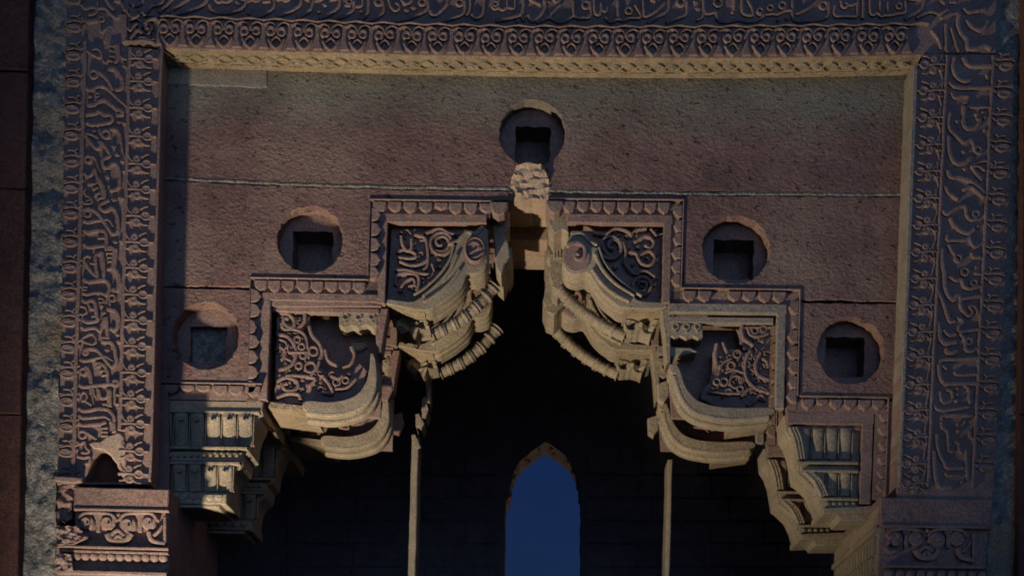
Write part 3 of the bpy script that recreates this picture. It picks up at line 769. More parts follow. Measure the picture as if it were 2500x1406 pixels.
def bud(g, txt, cx, cy, mirror=False, k=7.4, yb=YJ):
    out = []
    for it in txt.split(';'):
        t = it.split()
        def fx(p):
            a, b = p.split(','); return '%g,%g' % (-float(a) if mirror else float(a), float(b))
        if t[0] == 'e': out.append(' '.join(['e', fx(t[1]), t[2], str(-float(t[3]) if mirror else float(t[3]))]))
        else: out.append(' '.join(fx(p) if ',' in p else p for p in t))
    strokes(g, ';'.join(out), cx, cy, k, yb, HR)
g = Geo()
for y in (-8, 58, 128, 193, 258, 322, 388, 452, 514, 581, 645, 709, 775, 839, 903, 970, 1031, 1095, 1158): bud(g, BUD_L, 181 - (y - 128) * .0178 + random.uniform(-1, 1), y + 3 + random.uniform(-1.5, 1.5))
g.build('shell_border', 'carved', tl)
g = Geo()
for y in (147, 203, 267, 335, 402, 466, 530, 594, 656, 721, 784, 847, 912, 973, 1036, 1103, 1158): bud(g, BUD_R, 350 - (y - 203) * .0245 + random.uniform(-1, 1), y + random.uniform(-1.5, 1.5))
g.build('bud_border', 'carved', tl)
g = Geo()
L_TILES = [
(140, 0, "60 430,100 510,180 660,160 720,200 680,270 570,300; 70 450,340 520,420 740,400; 40 740,60 740,160; 55 740,180 880,190 980,290 1090,360 1150,300; 80 880,0 940,110 1030,200; 60 1040,50 1160,45; 60 1170,90 1230,250; 40 1240,220 1300,210; o 810,370 55 45; 60 770,400 800,600 870,570 980,500; 95>50 930,560 900,680 860,780; 130 1200,300 1215,560 1235,790"),
(140, 100, "45 510,190 640,270 760,330 810,290 780,200 720,170; 35 640,190 730,160; 130>60 1070,90 1105,250 1080,380 1040,420; 42 950,115 1050,130; 42 950,200 1050,225; 42 960,305 1050,310; 45 830,390 890,425 930,380 1010,400; 85 930,530 1040,530 1110,610 1170,710 1180,820 1140,890 1050,910; o 670,625 80 60; 75>70 760,590 880,690 960,800 1010,920; 80>40 540,880 620,920 720,860 840,850 950,920 1050,1020 1170,1130 1270,1215; d 600,1030 52; o 735,1005 42 38; 55 700,1040 700,1110; 85 560,1180 660,1180 780,1110 880,1100 980,1180 1080,1250 1170,1290 1180,1350 1090,1365; 35 1190,470 1260,500; 35 1150,300 1200,350 1270,365"),
(140, 270, "75 530,100 600,90 700,70 770,20; 75 800,50 850,100 960,100 1010,160 970,230 800,265 620,280 545,240; d 680,390 42; d 1020,670 55; d 1085,815 60; d 1175,940 52; d 905,1210 58; d 1210,1120 40; d 1215,240 52; d 1120,230 48; d 945,1380 30; o 890,450 85 62; 75>30 960,370 1070,365 1140,450 1170,600 1200,780 1235,900; 50 770,370 800,470; 45 520,440 600,450 700,490 745,525; 72 520,470 600,580 680,680 740,710 790,650 770,580; 72 790,590 850,640 930,760 960,830 880,880 830,920 850,1030 930,1050 1000,990 1060,980 1120,1080 1140,1250 1130,1400; o 570,900 66 50; 55>25 640,850 700,900 740,1020 790,1130; 62 500,1150 560,1210 630,1180 680,1080 720,1180 740,1280 730,1340; 50 560,1350 700,1340"),
(140, 440, "78 1130,0 1130,110 1070,180 960,195; 110 740,-10 790,60 840,180 850,290 830,350; 45 560,95 710,85; 45 650,190 750,150; 50 680,290 790,250; 50 730,370 830,330; 45 520,170 500,260 600,340 640,400 600,440 500,440 460,390; 30 530,400 600,370; d 1030,365 58; d 1150,340 64; 75 940,370 870,410 790,460 780,530 870,580 940,550 1000,510 1060,580 1100,700 1110,880 1080,970 1010,980 940,900 860,780 760,640 660,560 560,530 480,560; o 560,620 70 50; 75>30 490,750 560,780 700,750 850,740 940,740 1020,850; 78 490,920 560,960 700,930 830,930 890,980 890,1060 900,1140 870,1190 700,1210 560,1220 490,1170; 45 740,1065 870,1065; 95 870,1240 1000,1240 1050,1300 1060,1400; 50 890,1335 1010,1340; d 1050,1130 56; d 1170,1120 62"),
(140, 610, "105 1060,0 1050,120 1040,240 1030,330 1090,430 1120,560 1130,660 1080,740 1000,730; 45 890,20 1000,10; 45 890,85 1000,80; 45 910,160 1000,155; 45 920,230 1000,225; 60 910,370 1000,340; 45 480,170 560,130 620,150; 72 520,250 600,380 700,480 740,500 720,380 700,200 700,120 760,90 810,60; 78 820,60 840,250 850,450 850,530; 40 600,260 690,270; 78 480,540 560,590 720,570 860,560 930,610 950,700 930,790 870,830; 66 470,800 540,820 700,790 820,800 880,840; 30 470,690 560,690; 30 470,740 560,740; 78 460,920 530,960 620,930 690,960 710,1080 720,1200 740,1260 700,1300 560,1320 480,1280; 50 570,1000 620,1080 690,1100; 40 630,1220 700,1215; 45 430,1040 520,1060 540,1140 490,1180 430,1170; 36 760,890 850,910 840,960 760,965; d 800,1020 55; d 850,1150 55; o 1000,880 66 50; 55 960,940 960,1020; 85 900,1080 980,1090 1060,1120 1110,1220 1110,1330; 115 870,1240 880,1320 820,1390"),
(140, 780, "82 1100,0 1100,130 1050,200 970,170; 66 450,150 500,190 620,170 700,170 790,220 830,100 870,0; 78 900,60 910,200 920,330; 52 440,380 540,310 620,270 690,330 710,410 650,460 560,440 450,390; 76 810,410 900,420 980,430 1040,520 1060,640 1080,760 1020,860 960,840 880,740 800,640 720,560 620,540 520,560; 60 800,335 960,350; b 520,600 75; d 905,560 56; d 1100,290 52; d 1110,410 52; 70>30 420,730 500,760 700,720 820,690 900,690 1010,760; o 480,950 66 55; 76 510,880 560,900 600,1000 620,1150 650,1300 670,1400; 72 700,800 830,820 900,920 920,1050 930,1150; 42 720,870 800,840; 42 780,950 900,930; 42 810,1025 920,1010; 72 410,1190 480,1230 640,1210 850,1190 990,1180 1080,1200 1110,1140 1060,1110 1010,1140; 60 760,1290 790,1400; 60 900,1300 960,1290 970,1400"),
(130, 950, "75>25 700,0 740,260; 46 480,130 560,70 620,120 600,200 520,220; 45 600,230 700,300; 60 810,0 850,130 920,180 990,140 1010,50; 92 1020,30 1020,200 1030,320; 50 900,280 1000,290; 42 1140,110 1210,120; 42 1140,280 1210,280; 42 1130,120 1130,270; 72 470,350 540,400 680,390 800,360 960,370 1050,420 1110,520 1100,600 1030,600; 72>38 480,480 540,530 750,520 930,510 1050,565; 68 470,600 530,660 700,650 880,630 960,600; 45 870,720 1000,710; 45 880,780 1000,790; 45 880,850 1000,850; 92 1090,620 1110,780; o 540,830 76 55; 56 600,790 700,850 780,910; 50 440,960 500,1000 580,960 600,1060 660,1120 620,1160 520,1150; 55 440,1220 560,1250 670,1230 660,1330 560,1370"),
]
for ox, oy, tx in L_TILES: strokes(g, tx, ox, oy, 7.4, YJ, HR)
g.build('inscription', 'carved', tl)
g = Geo()
prism(g, rough([(218, 1084), (228, 1078), (246, 1078), (262, 1066), (290, 1056), (304, 1066), (308, 1092), (309, 1140), (313, 1165), (320, 1176), (304, 1176), (297, 1158), (286, 1133), (269, 1110), (252, 1098), (240, 1098), (230, 1096)], 8, .8), YJ, YJ - .018, YJ + .02, 3, back=False)
g.build('plaster_repair', 'plaster', tl)
g = Geo()
prism(g, rough([(138, 1166), (206, 1170), (203, 1180), (186, 1184), (138, 1176)], 10, 1), YJ, YJ - .07, YJ + .02, 2, back=False)
g.build('chipped_ledge', 'carved', tl)

# --- right jamb
tr = thing('inscribed_jamb', 'right inscribed jamb slab, dim calligraphy with a bright pale inner edge', 'jamb slab', W(2350, 1190, YJ))
g = Geo()
prism(g, rough([(2258, 132), (2476, 132), (2476, 160), (2470, 400), (2450, 800), (2424, 1222), (2189, 1219), (2206, 800), (2222, 400), (2234, 180)], 22, 1.2), YJ, YJ, .10, 2)
g.build('slab', 'carved', tr)
g = Geo(); ribbon(g, [(2236, 176), (2228, 400), (2216, 700), (2204, 1000), (2196, 1186)], YJ, .02, 7); 
prism(g, rough([(2229, 160), (2238, 160), (2200, 1190), (2191, 1190)], 26, .8), YJ, YJ - .02, .08, 2); g.build('inner_edge', 'wash', tr)
g = Geo()
rl = lin(2313, 100, 2269, 1080); rr = lin(2424, 140, 2378, 1100)
ribbon(g, [(rl(y) + random.uniform(-1, 1), y) for y in range(140, 1200, 30)], YJ, HR, 9); ribbon(g, [(rr(y) + random.uniform(-1, 1), y) for y in range(140, 1210, 30)], YJ, HR, 9)
ribbon(g, [(rl(y) - 11 + 3 * math.sin(y / 10), y) for y in range(150, 1200, 12)], YJ, .02, 5)
g.build('border_line', 'carved', tr)
g = Geo()
for y in (162, 224, 289, 355, 420, 487, 551, 617, 682, 746, 811, 874, 940, 1003, 1068, 1133, 1182): bud(g, BUD_R, rl(y) - 40 + random.uniform(-1, 1), y + random.uniform(-1.5, 1.5), True, 7.6)
g.build('bud_border', 'carved', tr)
g = Geo()
for y in (156, 222, 288, 353, 418, 483, 548, 613, 678, 743, 808, 873, 938, 1003, 1068, 1133): bud(g, BUD_L, rr(y) + 30 + random.uniform(-1, 1), y + random.uniform(-1.5, 1.5), True, 7.6)
g.build('shell_border', 'carved', tr)
g = Geo()
R_TILES = [
(2200, 0, "70 830,920 800,1060 860,1220 980,1290 1060,1270; 70 960,910 1040,1030 1170,1055 1420,1040; 60 740,1300 850,1380 1100,1390 1420,1380; 40 1320,1180 1340,1250"),
(2200, 200, "55 780,180 830,260 960,240 1040,260 1000,350; 40 1060,420 1400,415; 70 970,400 980,540 970,660 1040,750 1180,700 1230,600; d 1170,530 45; d 1270,490 40; d 1190,600 40; d 1300,570 45; d 1300,770 35; 60 760,500 740,640 760,760 880,880 980,960 1080,920 1130,1020 1160,1120 1240,1120; 80 740,870 740,1020 780,1180 870,1290 980,1270 1080,1210; o 1190,1080 60 40; d 970,1110 45; d 870,630 45; 45 1080,1330 1180,1280 1330,1250 1420,1330"),
(2200, 400, "75 720,120 760,210 900,230 1070,280 1200,370 1300,470; 60 1090,50 1160,160 1260,270; d 990,100 45; 40 1080,60 1200,60 1300,130; 60 690,370 730,460 880,570; 60 960,430 1080,380 1200,470 1290,550; 60 640,740 700,800 880,700 990,680 1020,820 1090,890 1180,860; o 1160,800 60 45; 75 760,860 830,980 970,1080 1060,1090 1130,1030; d 1190,990 35; 55 720,1130 720,1200 1000,1200 1050,1150 1080,1230 1160,1310 1280,1230; 55 730,1270 800,1400"),
(2200, 600, "80 640,60 640,300 670,450 680,640 730,780 810,850 870,790 930,820; 45 730,10 820,140 860,250 900,260; o 880,210 66 45; 60 1090,120 1130,190 1230,190; 60 740,490 850,550 930,540 980,650 1070,680 1230,640; o 1130,590 55 40; o 990,420 66 45; d 1160,350 45; 40 1130,440 1230,460; 60 1230,790 1050,820 950,850 920,950 1030,1100 1110,1050 1060,960 1140,960 1200,1070; 60 570,720 650,900 720,1100 760,1190 830,1180; 55 860,1130 960,1190 890,1270 900,1350 1050,1330 1210,1310; 60 580,1200 590,1400; 60 660,1320 740,1400 850,1390"),
(2200, 800, "80 590,0 610,180 700,250 850,230; 60 920,100 980,200 1000,330 1060,380 1180,330; o 1050,220 58 45; 80 700,330 720,390 790,400 860,370; 60 600,560 640,510 900,500 1190,480; 75 580,580 600,760 680,870 900,880 1190,880; 55 830,690 880,740 1190,730; 45 640,600 710,660; 55 600,1000 630,1150 700,1180 790,1120 780,1000 700,970; d 865,960 45; d 870,1050 40; d 860,1150 45; 55 990,910 1050,980 1050,1100 1070,1200; 60 520,1220 580,1290 800,1280 1050,1240; 50 690,1390 1100,1385"),
(2180, 1000, "50 740,160 800,100 1160,90; 55 750,200 760,280 840,350 860,500 870,650 930,650; 50 960,520 1010,520 1030,650 1080,680; d 1010,230 45; d 1010,340 50; d 1110,200 40; 60 680,390 690,560 740,740 800,830 820,900 900,920 1100,910; 50 810,990 860,1040 1040,1030; 80 630,650 650,950 690,1150 760,1220 940,1215; 60 1190,340 1200,430 1270,450; 60 1130,640 1140,900 1160,1100; d 1070,1130 50"),
]
for ox, oy, tx in R_TILES: strokes(g, tx, ox, oy, 6.39, YJ, HR)
g.build('inscription', 'carved', tr)

# --- lintel across the top
tt = thing('carved_lintel', 'long carved lintel across the top, calligraphy over a scroll frieze and pale soffit', 'lintel', W(1300, 145, YJ))
ytop = lerp_tab([(330, 44), (500, 49), (640, 53), (920, 62), (1250, 70), (1500, 71), (1800, 70), (2100, 66), (2260, 64)])
ybot = lerp_tab([(300, 110), (383, 117), (640, 125), (1000, 135), (1290, 140), (1560, 143), (1850, 143), (2150, 138), (2250, 135)])
xs = list(range(384, 2246, 38)) + [2246]
g = Geo()
prism(g, [(300, -260), (2434, -260), (2432, 130), (2262, 131)] + [(x, ybot(x)) for x in reversed(xs)] + [(300, 108)], YJ, YJ, -.02, 1.5)
g.build('slab', 'carved', tt)
g = Geo()      # plain bearing strip behind the frieze with its carved soffit
prism(g, [(384, ybot(384) - 60)] + [(2250, 70)] + [(2250, ybot(2250) + 2)] + [(x, ybot(x) + 2 + random.uniform(-.6, .6)) for x in reversed(xs)], YJ, YJ + .006, .06, 2)
prism(g, [(384, ybot(384) - 40)] + [(2250, 90)] + [(x, ybot(x) + 6 + random.uniform(-.6, .6)) for x in reversed(xs)], YJ, -.06, .06, 2)
bs = g.build('soffit', 'buffcarved', tt)
g = Geo()      # interlaced leaves cut on the underside
zz = lambda px: W(px, ybot(px) + 2.2, YJ).z
for k in range(52):
    px = 420 + k * 35.5
    if px > 2210: break
    for s in (-1, 1):
        vs = []; fs = []
        for i in range(9):
            u = i / 8
            p = W(px + 40 * u, 0, YJ).x; z = zz(px + 40 * u)
            yy = -.15 + s * .062 * math.sin(math.pi * u) * (1 if k % 2 else .6)
            hw = .011
            for (a, b) in ((-1, .003), (-.6, -.014), (.6, -.014), (1, .003)): vs.append((p, yy + a * hw, z + b))
        for i in range(8):
            for j in range(3): fs.append((i * 4 + j, i * 4 + j + 1, i * 4 + j + 5, i * 4 + j + 4))
        g.add(vs, fs)
    if k % 2 == 0:
        p = W(px + 20, 0, YJ).x; z = zz(px + 20)
        n = 8
        g.add([(p + .03 * a * math.cos(t * math.pi / 4), -.15 + .028 * a * math.sin(t * math.pi / 4), z + b) for a, b in ((1, .003), (.7, -.016), (.01, -.018)) for t in range(n)],
              [(r * n + i, r * n + (i + 1) % n, (r + 1) * n + (i + 1) % n, (r + 1) * n + i) for r in range(2) for i in range(n)])
g.build('soffit_leaves', 'buff', bs)
g = Geo()
post = 383.0; pit = 65.4
ribbon(g, [(x, ytop(x) - 1 + 2.2 * math.cos((x - post) / pit * 2 * math.pi)) for x in range(352, 2270, 11)], YJ, .034, 5)
for k in range(-1, 29):
    x0 = post + k * pit + random.uniform(-1.6, 1.6); xm = x0 + pit / 2 + random.uniform(-1.5, 1.5); yt = ytop(xm); yb = ybot(xm); H = yb - yt
    if k < 28:
        dy = yt + 3
        ribbon(g, [(x0 + 2, dy + 8), (x0 + pit * .22, dy + 3), (x0 + pit * .40, dy + 8), (xm - 2, dy + 17), (xm - 3, dy + 24)], YJ, .032, 6)
        ribbon(g, [(x0 + pit - 2, dy + 8), (x0 + pit * .78, dy + 3), (x0 + pit * .60, dy + 8), (xm + 2, dy + 17), (xm + 3, dy + 24)], YJ, .032, 6)
        for s in (-1, 1):
            boss(g, xm + s * random.uniform(12.6, 14.6), dy + 25 + random.uniform(-1.5, 1.5), random.uniform(11, 13.2), YJ, .036, prof=[(1, -.1), (.93, .8), (.78, 1), (.5, .93), (.3, .85), (.2, .35), (0, .3)], ang=random.random())
        # hanging bud
        q = [(xm, dy + 37), (xm + 11, dy + 48), (xm + 9, dy + 58), (xm, H + yt - 4), (xm - 9, dy + 58), (xm - 11, dy + 48)]
        ribbon(g, q, YJ, .032, 5, closed=True, step=6)
        ribbon(g, [(xm - 19, dy + 45), (xm - 12, dy + 57), (xm, yb - 2)], YJ, .036, 6); ribbon(g, [(xm + 19, dy + 45), (xm + 12, dy + 57), (xm, yb - 2)], YJ, .036, 6)
    # post with flared head
    y0 = ytop(x0) + 6; y1 = ybot(x0)
    if k >= 0: prism(g, [(x0 - 13, y0), (x0 + 13, y0), (x0 + 6, y0 + 12), (x0 + 5, y1 - 26), (x0 + 12, y1 - 4), (x0 - 12, y1 - 4), (x0 - 5, y1 - 26), (x0 - 6, y0 + 12)], YJ, YJ - .02, YJ + .01, 2.5, back=False)
g.build('scroll_frieze', 'carved', tt)
g = Geo()
T_TILES = [
(300, "70 150,80 230,140 330,130 400,60 420,-60; 60 330,220 380,290 500,270 600,160 720,140 820,60 850,-40; 70 740,280 880,160 1030,0 1100,-90; 80 900,290 1100,170 1350,0; 80 1000,310 1250,280 1450,220 1620,130 1710,40 1720,-90; 60 1880,20 1940,80 2030,60 2130,75 2230,10; 70 1770,130 1820,240 1950,290 2130,290 2330,250 2480,140 2520,0; 40 2300,60 2380,120"),
(580, "50 70,10 150,30 220,65 300,20 380,60 460,20; d 240,300 52; d 610,235 32; 72>60 280,375 450,350 600,300 720,210 760,100 740,0; 50 520,70 680,65; 50 790,30 920,10 980,55 1060,20; 75 820,345 1000,300 1180,210 1290,100 1310,-60; 70 1210,385 1380,310 1490,220 1530,120 1560,20; 50 1390,10 1470,55; 50 1580,55 1720,10; d 1780,130 58; d 1660,265 58; 75 1680,405 1850,330 2000,230 2080,120 2090,-60; 45 1900,20 2030,20; 70 1950,410 2150,370 2290,290 2370,200 2380,60; 50 2190,140 2310,150; 50 2410,165 2500,160; o 2280,60 66 50"),
(860, "60 80,165 180,160 220,80 210,-40; 75 150,420 270,360 330,250 340,100 340,-60; d 190,260 46; o 540,70 80 55; 70 620,60 650,200 620,300 480,400 280,455; 60 730,-20 790,160 870,250 950,220 960,140 890,90; 60 1000,30 1080,110 1180,80 1240,-40; d 1110,240 62; d 1250,190 66; o 1430,70 80 60; 75 1530,40 1550,180 1400,300 1150,400 900,455; 75 1590,240 1620,320 1700,340 1830,230 1930,100 1950,-60; o 2190,80 80 55; 70 2290,60 2290,250 2180,350 1950,430 1700,480; 60 2400,-60 2400,200 2330,340; 70 2430,320 2480,390 2560,400 2640,330 2680,200 2700,-60"),
(1140, "56 510,160 560,220 640,190 730,235 830,180 920,200 980,160 970,-60; 45 650,-60 650,160; 45 820,-60 820,150; o 580,110 60 42; 85 1150,-60 1150,180 1090,320 900,390 600,450; 50 1270,20 1500,130; 75 1560,0 1600,130 1530,290 1420,420 1310,450 1250,340; 40 1110,370 1150,460 1190,370; d 1010,460 46; d 1660,70 42; 50 1760,20 1820,75 1900,30; 60 1900,120 1730,300 1680,380 1420,490; 60 1680,380 1860,480 2020,450 2170,360 2250,400 2400,390 2500,340; 60 2160,-60 2170,350"),
(1420, "o 90,130 85 60; 60 170,60 190,330 100,390 0,370; 66 250,-60 260,250 340,340 400,240 400,100; 50 420,240 490,270 540,180; 60 480,380 540,460 640,480 730,420 850,455 970,400 1120,400 1200,370 1160,250 1080,140; 70 740,60 740,400; o 960,250 78 50; 60 1250,-60 1260,250 1280,370 1400,330 1500,260; 60 1500,270 1680,100; 46 1400,30 1500,60; 75 1780,-60 1770,180 1680,290 1350,490; o 2020,70 90 60; 75 2130,60 2130,300 1950,400 1720,490; d 2310,70 58; d 2360,210 62"),
(1700, "66 140,-60 150,200 200,310 400,280; o 440,80 98 55; 50 0,450 120,380 150,250; 60 400,300 430,430 550,480 700,470 860,430 1000,470 1200,460 1380,360; 70 760,-60 760,220 720,300; 70 920,-60 930,250 1000,330 1140,330 1120,180 1040,40; 56 1230,270 1280,330 1400,330 1540,310 1640,320 1800,250 1940,240; o 1290,250 62 42; o 1500,190 68 42; o 1750,140 80 50; 66 1960,-60 1950,350 2000,440 2150,460 2500,420; 60 2030,320 2250,210 2470,40; d 1840,400 58; d 1660,440 50"),
(1980, "o 250,140 88 60; 70 350,80 350,330 200,420 0,450; 66 480,150 480,340 700,360 920,350 940,150 960,-60; 55 600,60 620,160 680,190 760,130; 50 690,90 800,140 930,90; 75 1050,-60 1060,250 1040,410; 62 1190,-60 1200,280 1260,340 1350,300 1420,370 1490,340 1560,340 1750,310 1920,260 1910,60; 50 1400,60 1400,300; 50 1560,80 1560,300; o 1790,150 70 46; 75 2330,-60 2250,180 2100,300 1900,420; 45 1960,20 2240,20"),
]
for ox, tx in T_TILES: strokes(g, tx, ox, 0, 8.333, YJ, HR)
strokes(g, "78 900,250 880,400 930,540 1020,650 1040,770 1160,780 1300,740 1400,790; 70 1020,330 1090,430 1220,490 1310,440 1350,360; 60 970,150 1050,210 1200,190 1300,170; 50 610,20 680,90; 50 760,60 840,50; 50 230,310 440,210 580,240 720,170; 45 620,310 780,240 880,230; 45 770,460 830,650 890,830; 55 690,400 700,830; 40 460,500 560,620 620,780", 2200, 0, 6.39, YJ, HR)
g.build('inscription', 'carved', tt)
g = Geo()      # upper left corner leaf scrolls
strokes(g, "40 1370,380 1440,380 1500,330; 45 1300,560 1350,610 1420,520 1470,490; 70 1350,760 1420,650 1500,600 1560,660; 40 1640,560 1700,610 1660,680; 60 1600,480 1680,420 1800,390 1850,440; 45 1500,740 1600,730 1680,780 1780,760; 30 1280,270 1340,350; 60 1250,800 1400,800 1600,780 1780,830", 140, 0, 7.4, YJ, .05)
g.build('corner_scroll', 'carved', tt)

# ------------------------------------------------------------------ piers under the frame
def pier(side):
    YP = -.31 if side < 0 else -.283
    YG = YP + .045
    def frieze(g, ox, oy):
        for x, y, r in ((670, 850, 82), (890, 850, 86), (1100, 872, 96), (1320, 850, 82)):
            cx, cy = ox + x / 4.3135, oy + y / 4.3135; r /= 4.3135
            boss(g, cx, cy, r, YG, .04, prof=[(1, -.1), (.94, .75), (.8, .95), (.4, 1), (0, .96)], n=24)
            sp = [(cx + r * (.62 - .07 * k) * math.cos(3.6 + .75 * k), cy + r * (.62 - .07 * k) * math.sin(3.6 + .75 * k)) for k in range(7)]
            ribbon(g, sp, YG - .037, .016, 4.5, 3, yp=YG, step=2)
        strokes(g, "38 580,820 640,760 790,748 930,770 985,830; 38 1010,825 1070,765 1230,748 1360,765 1410,830; 70 885,970 920,1030 1000,1050 1085,1030 1130,965; 50 920,985 990,935 1060,985; 46 960,1020 1000,990 1040,1020; 60 1320,950 1360,1040 1490,1080; 50>20 1370,990 1430,930 1460,880; d 1000,770 36; 46 560,940 610,990 680,980; 40 580,930 600,880; 40 1490,800 1490,1060", ox, oy, 4.3135, YG, .045)
        for x in (785, 1225):
            cx = ox + x / 4.3135
            prism(g, [(cx - 13, oy + 175), (cx + 13, oy + 176), (cx + 6, oy + 190), (cx + 5, oy + 220), (cx - 5, oy + 220), (cx - 6, oy + 190)], YG, YG - .03, YG + .01, 2, back=False)
    if side < 0:
        t = thing('carved_pier', 'left pier with a curled scroll frieze, brightly lit front and dark side', 'pier', W(290, 2660, YP))
        g = Geo(); prism(g, rough([(180, 1186), (412, 1192), (405, 1600), (380, 2690), (110, 2690), (132, 1330), (176, 1330)], 24, .9), YP, YG, 1.5, 3); prism(g, rough([(181, 1187), (412, 1193), (411, 1249), (180, 1244)], 20, .7), YP, YP, YG + .02, 3); g.build('shaft', 'red', t)
        g = Geo(); rock(g, [(140, 1172), (178, 1178), (172, 1262), (160, 1270), (136, 1262)], YP, lambda a, b: YP + .03 + .05 * mnoise.noise(Vector((a * .06, b * .06, 1))), 8, .1, 9); g.build('broken_block', 'red', t)
        g = Geo(); bar(g, (181, 1242), (413, 1247), 6, YP, YP - .012, YP + .02); bar(g, (140, 1333), (412, 1340), 6, YP, YP - .015, YG + .02, r=.5); bar(g, (150, 1343), (411, 1350), 6, YP, YP - .0, YG + .02); bar(g, (140, 1395), (408, 1402), 9, YP, YP - .02, YG + .02, r=.6)
        for k in range(11): boss(g, 190 + k * 21, 1357 + k * .5, 12, YG, .045, ry=12, prof=DOME, n=14)
        rock(g, [(140, 1350), (176, 1356), (178, 1372), (182, 1394), (138, 1394)], YP, lambda a, b: YP - .03 + .03 * mnoise.noise(Vector((a * .08, b * .12, 2))), 6, YP + .02, 12)
        g.build('moulding', 'carved', t)
        g = Geo()
        frieze(g, 60, 1080)
        rock(g, [(140, 1284), (190, 1286), (206, 1300), (214, 1312), (196, 1322), (180, 1330), (140, 1330)], YP, lambda a, b: YP - .03 + .035 * mnoise.noise(Vector((a * .08, b * .12, 2))), 6, YP + .02, 11)
        g.build('scroll_frieze', 'carved', t)
        g = Geo()      # side face towards the opening: reeded band
        for k in range(16):
            y = YP + .12 + k * .1
            xx = W(406, 1300, YP).x
            box(g, xx - .02, xx + .03, y, y + .06, 1.9, 3.0)
        g.build('side_reeds', 'red', t)
        # the rounded shadow above this pier is cut into the jamb slab as a hollow
    else:
        t = thing('carved_pier', 'right pier with dim scroll frieze and a pale honeycomb side towards the opening', 'pier', W(2280, 2660, YP))
        g = Geo(); prism(g, rough([(2150, 1212), (2424, 1216), (2418, 1600), (2392, 2690), (2100, 2690), (2144, 1500), (2148, 1300)], 26, .6), YP, YG, 1.5, 3); prism(g, rough([(2150, 1213), (2424, 1217), (2422, 1290), (2150, 1286)], 20, .7), YP, YP, YG + .02, 3); g.build('shaft', 'red', t)
        g = Geo(); bar(g, (2152, 1283), (2410, 1287), 6, YP, YP - .012, YP + .02); bar(g, (2158, 1381), (2408, 1385), 6, YP, YP - .015, YG + .02)
        for k in range(10): boss(g, 2170 + k * 25, 1402 + k * .4, 13, YG, .045, prof=DOME, n=14)
        g.build('moulding', 'carved', t)
        g = Geo()
        frieze(g, 2029, 1119)
        g.build('scroll_frieze', 'carved', t)
        xx = W(2150, 1300, YP).x
        g = Geo()
        box(g, xx - .012, xx + .03, YP + .04, 1.45, 3.50, 3.56); box(g, xx - .03, xx + .03, YP + .04, 1.45, 3.445, 3.475); box(g, xx - .02, xx + .03, YP + .04, 1.45, 2.86, 2.92)
        g.build('side_band', 'buff', t)
        g = Geo()
        for r in range(4):
            for k in range(14):
                y = YP + .10 + k * .11 + (r % 2) * .055; z = 3.42 - r * .115
                box(g, xx - .028, xx + .02, y, y + .068, z - .10, z)
        g.build('honeycomb', 'buff', t)
        g = Geo(); box(g, xx - .006, xx + .02, YP + .05, 1.4, 1.6, 3.60); g.build('side_facing', 'buff', t)
pier(-1); pier(1)

g = Geo(); prism(g, [(200, 1085), (320, 1085), (320, 1182), (200, 1182)], YJ, YJ + .14, .2, 0); g.build('shadow_hollow', 'brick', tl)  # dark back of the hollow that stands in for the shadow

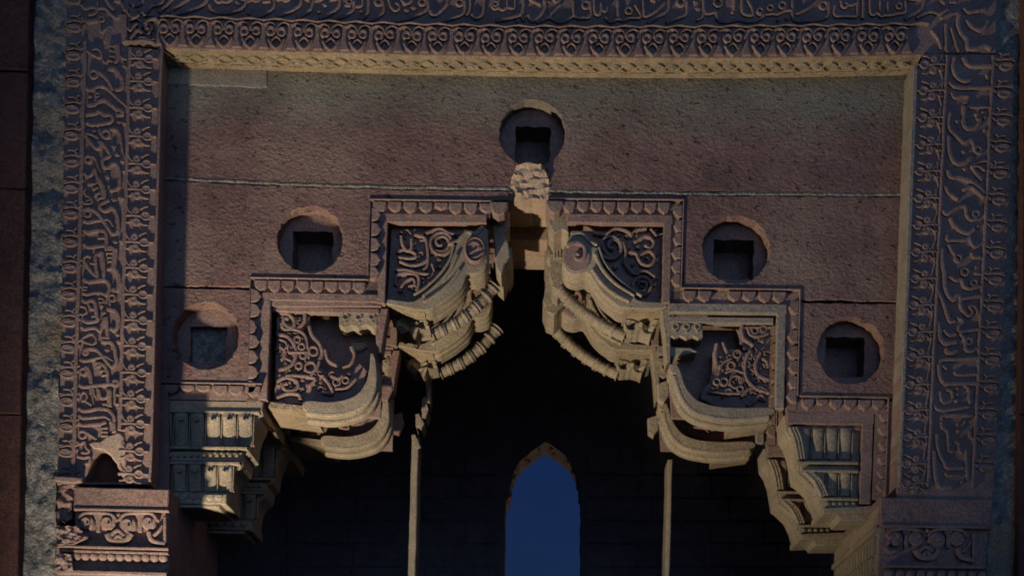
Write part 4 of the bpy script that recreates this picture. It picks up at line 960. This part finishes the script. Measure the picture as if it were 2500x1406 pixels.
# ------------------------------------------------------------------ broken masonry edges and flanking walls
def rubble_edge(name, label, poly, y, seed, amp):
    rnd = random.Random(seed)
    t = thing(name, label, 'masonry', W(poly[0][0], 2660, y))
    def fn(px, py):
        n1 = mnoise.noise(Vector((px * .018 + seed, py * .014, seed)))
        n2 = mnoise.noise(Vector((px * .055, py * .05 + seed, 7)))
        n3 = mnoise.noise(Vector((px * .14, py * .12, seed + 3)))
        return y - amp * (1.0 * n1 + .55 * n2 + .3 * n3)
    top = [(a, max(b, -40)) for a, b in poly]
    g = Geo(); rock(g, [(a, min(b, 1440)) for a, b in top], y, fn, 10, .3, int(seed)); g.build('broken_mortar', 'rubble', t, smooth=True)
    g = Geo(); prism(g, [(poly[0][0], 1436), (poly[1][0] - 30, 1436), (poly[1][0] - 56, 2690), (poly[0][0] - 50, 2690)], y, y + .02, .3, 2); g.build('lower_bed', 'rubble', t)
rubble_edge('rubble_edge', 'pale broken mortar and rubble edge left of the inscribed jamb', [(48, -40), (166, -40), (160, 300), (154, 700), (140, 1090), (136, 1420), (10, 1420)], -.235, 3, .04)
rubble_edge('rubble_edge', 'dim bluish mortar edge right of the inscribed jamb', [(2418, -40), (2510, -40), (2500, 700), (2494, 1420), (2408, 1420), (2418, 1220)], -.25, 5, .008)
t = thing('flank_wall', 'dark red wall at the left edge, standing forward of the gate', 'wall', W(-200, 2660, -.37))
for a, b in ((-40, 172), (174, 462), (464, 1010), (1012, 1440), (1422, 2690)):
    g = Geo()
    xe = lambda y: 72 - y * .0205
    prism(g, rough([(-700, a - 12), (xe(a), a + (4 if a == 174 else 0)), (xe(b), b + .6), (-700, b - 13)], 24, .9), -.37, -.37 + random.uniform(-.01, .01), .3, 3); g.build('stone_course', 'brick', t)
t = thing('flank_wall', 'dark brown wall sliver at the right edge of the gate', 'wall', W(2700, 2660, -.36))
for a, b in ((-40, 420), (422, 1010), (1012, 1440), (1422, 2690)):
    g = Geo()
    xe = lambda y: 2499 - y * .009
    prism(g, rough([(xe(a), a), (3200, a + 14), (3200, b + 12), (xe(b), b - 1.5)], 24, 1.5), -.36, -.36 + random.uniform(-.01, .01), .3, 3); g.build('stone_course', 'brick', t)
# the rest of the gate's mass round and behind the carved front
t = thing('gate_core', 'plain masonry core of the gate above and beside the carved front', 'wall', (0, 1, 0))
g = Geo(); prism(g, [(-700, -900), (3300, -900), (3300, 118), (-700, 100)], 0, .31, 1.6, 0); prism(g, [(-700, 102), (372, 102), (332, 2690), (-720, 2690)], 0, .31, 1.6, 0); prism(g, [(2236, 120), (3300, 120), (3280, 2690), (2160, 2690)], 0, .31, 1.6, 0)
g.build('core', 'red', t)
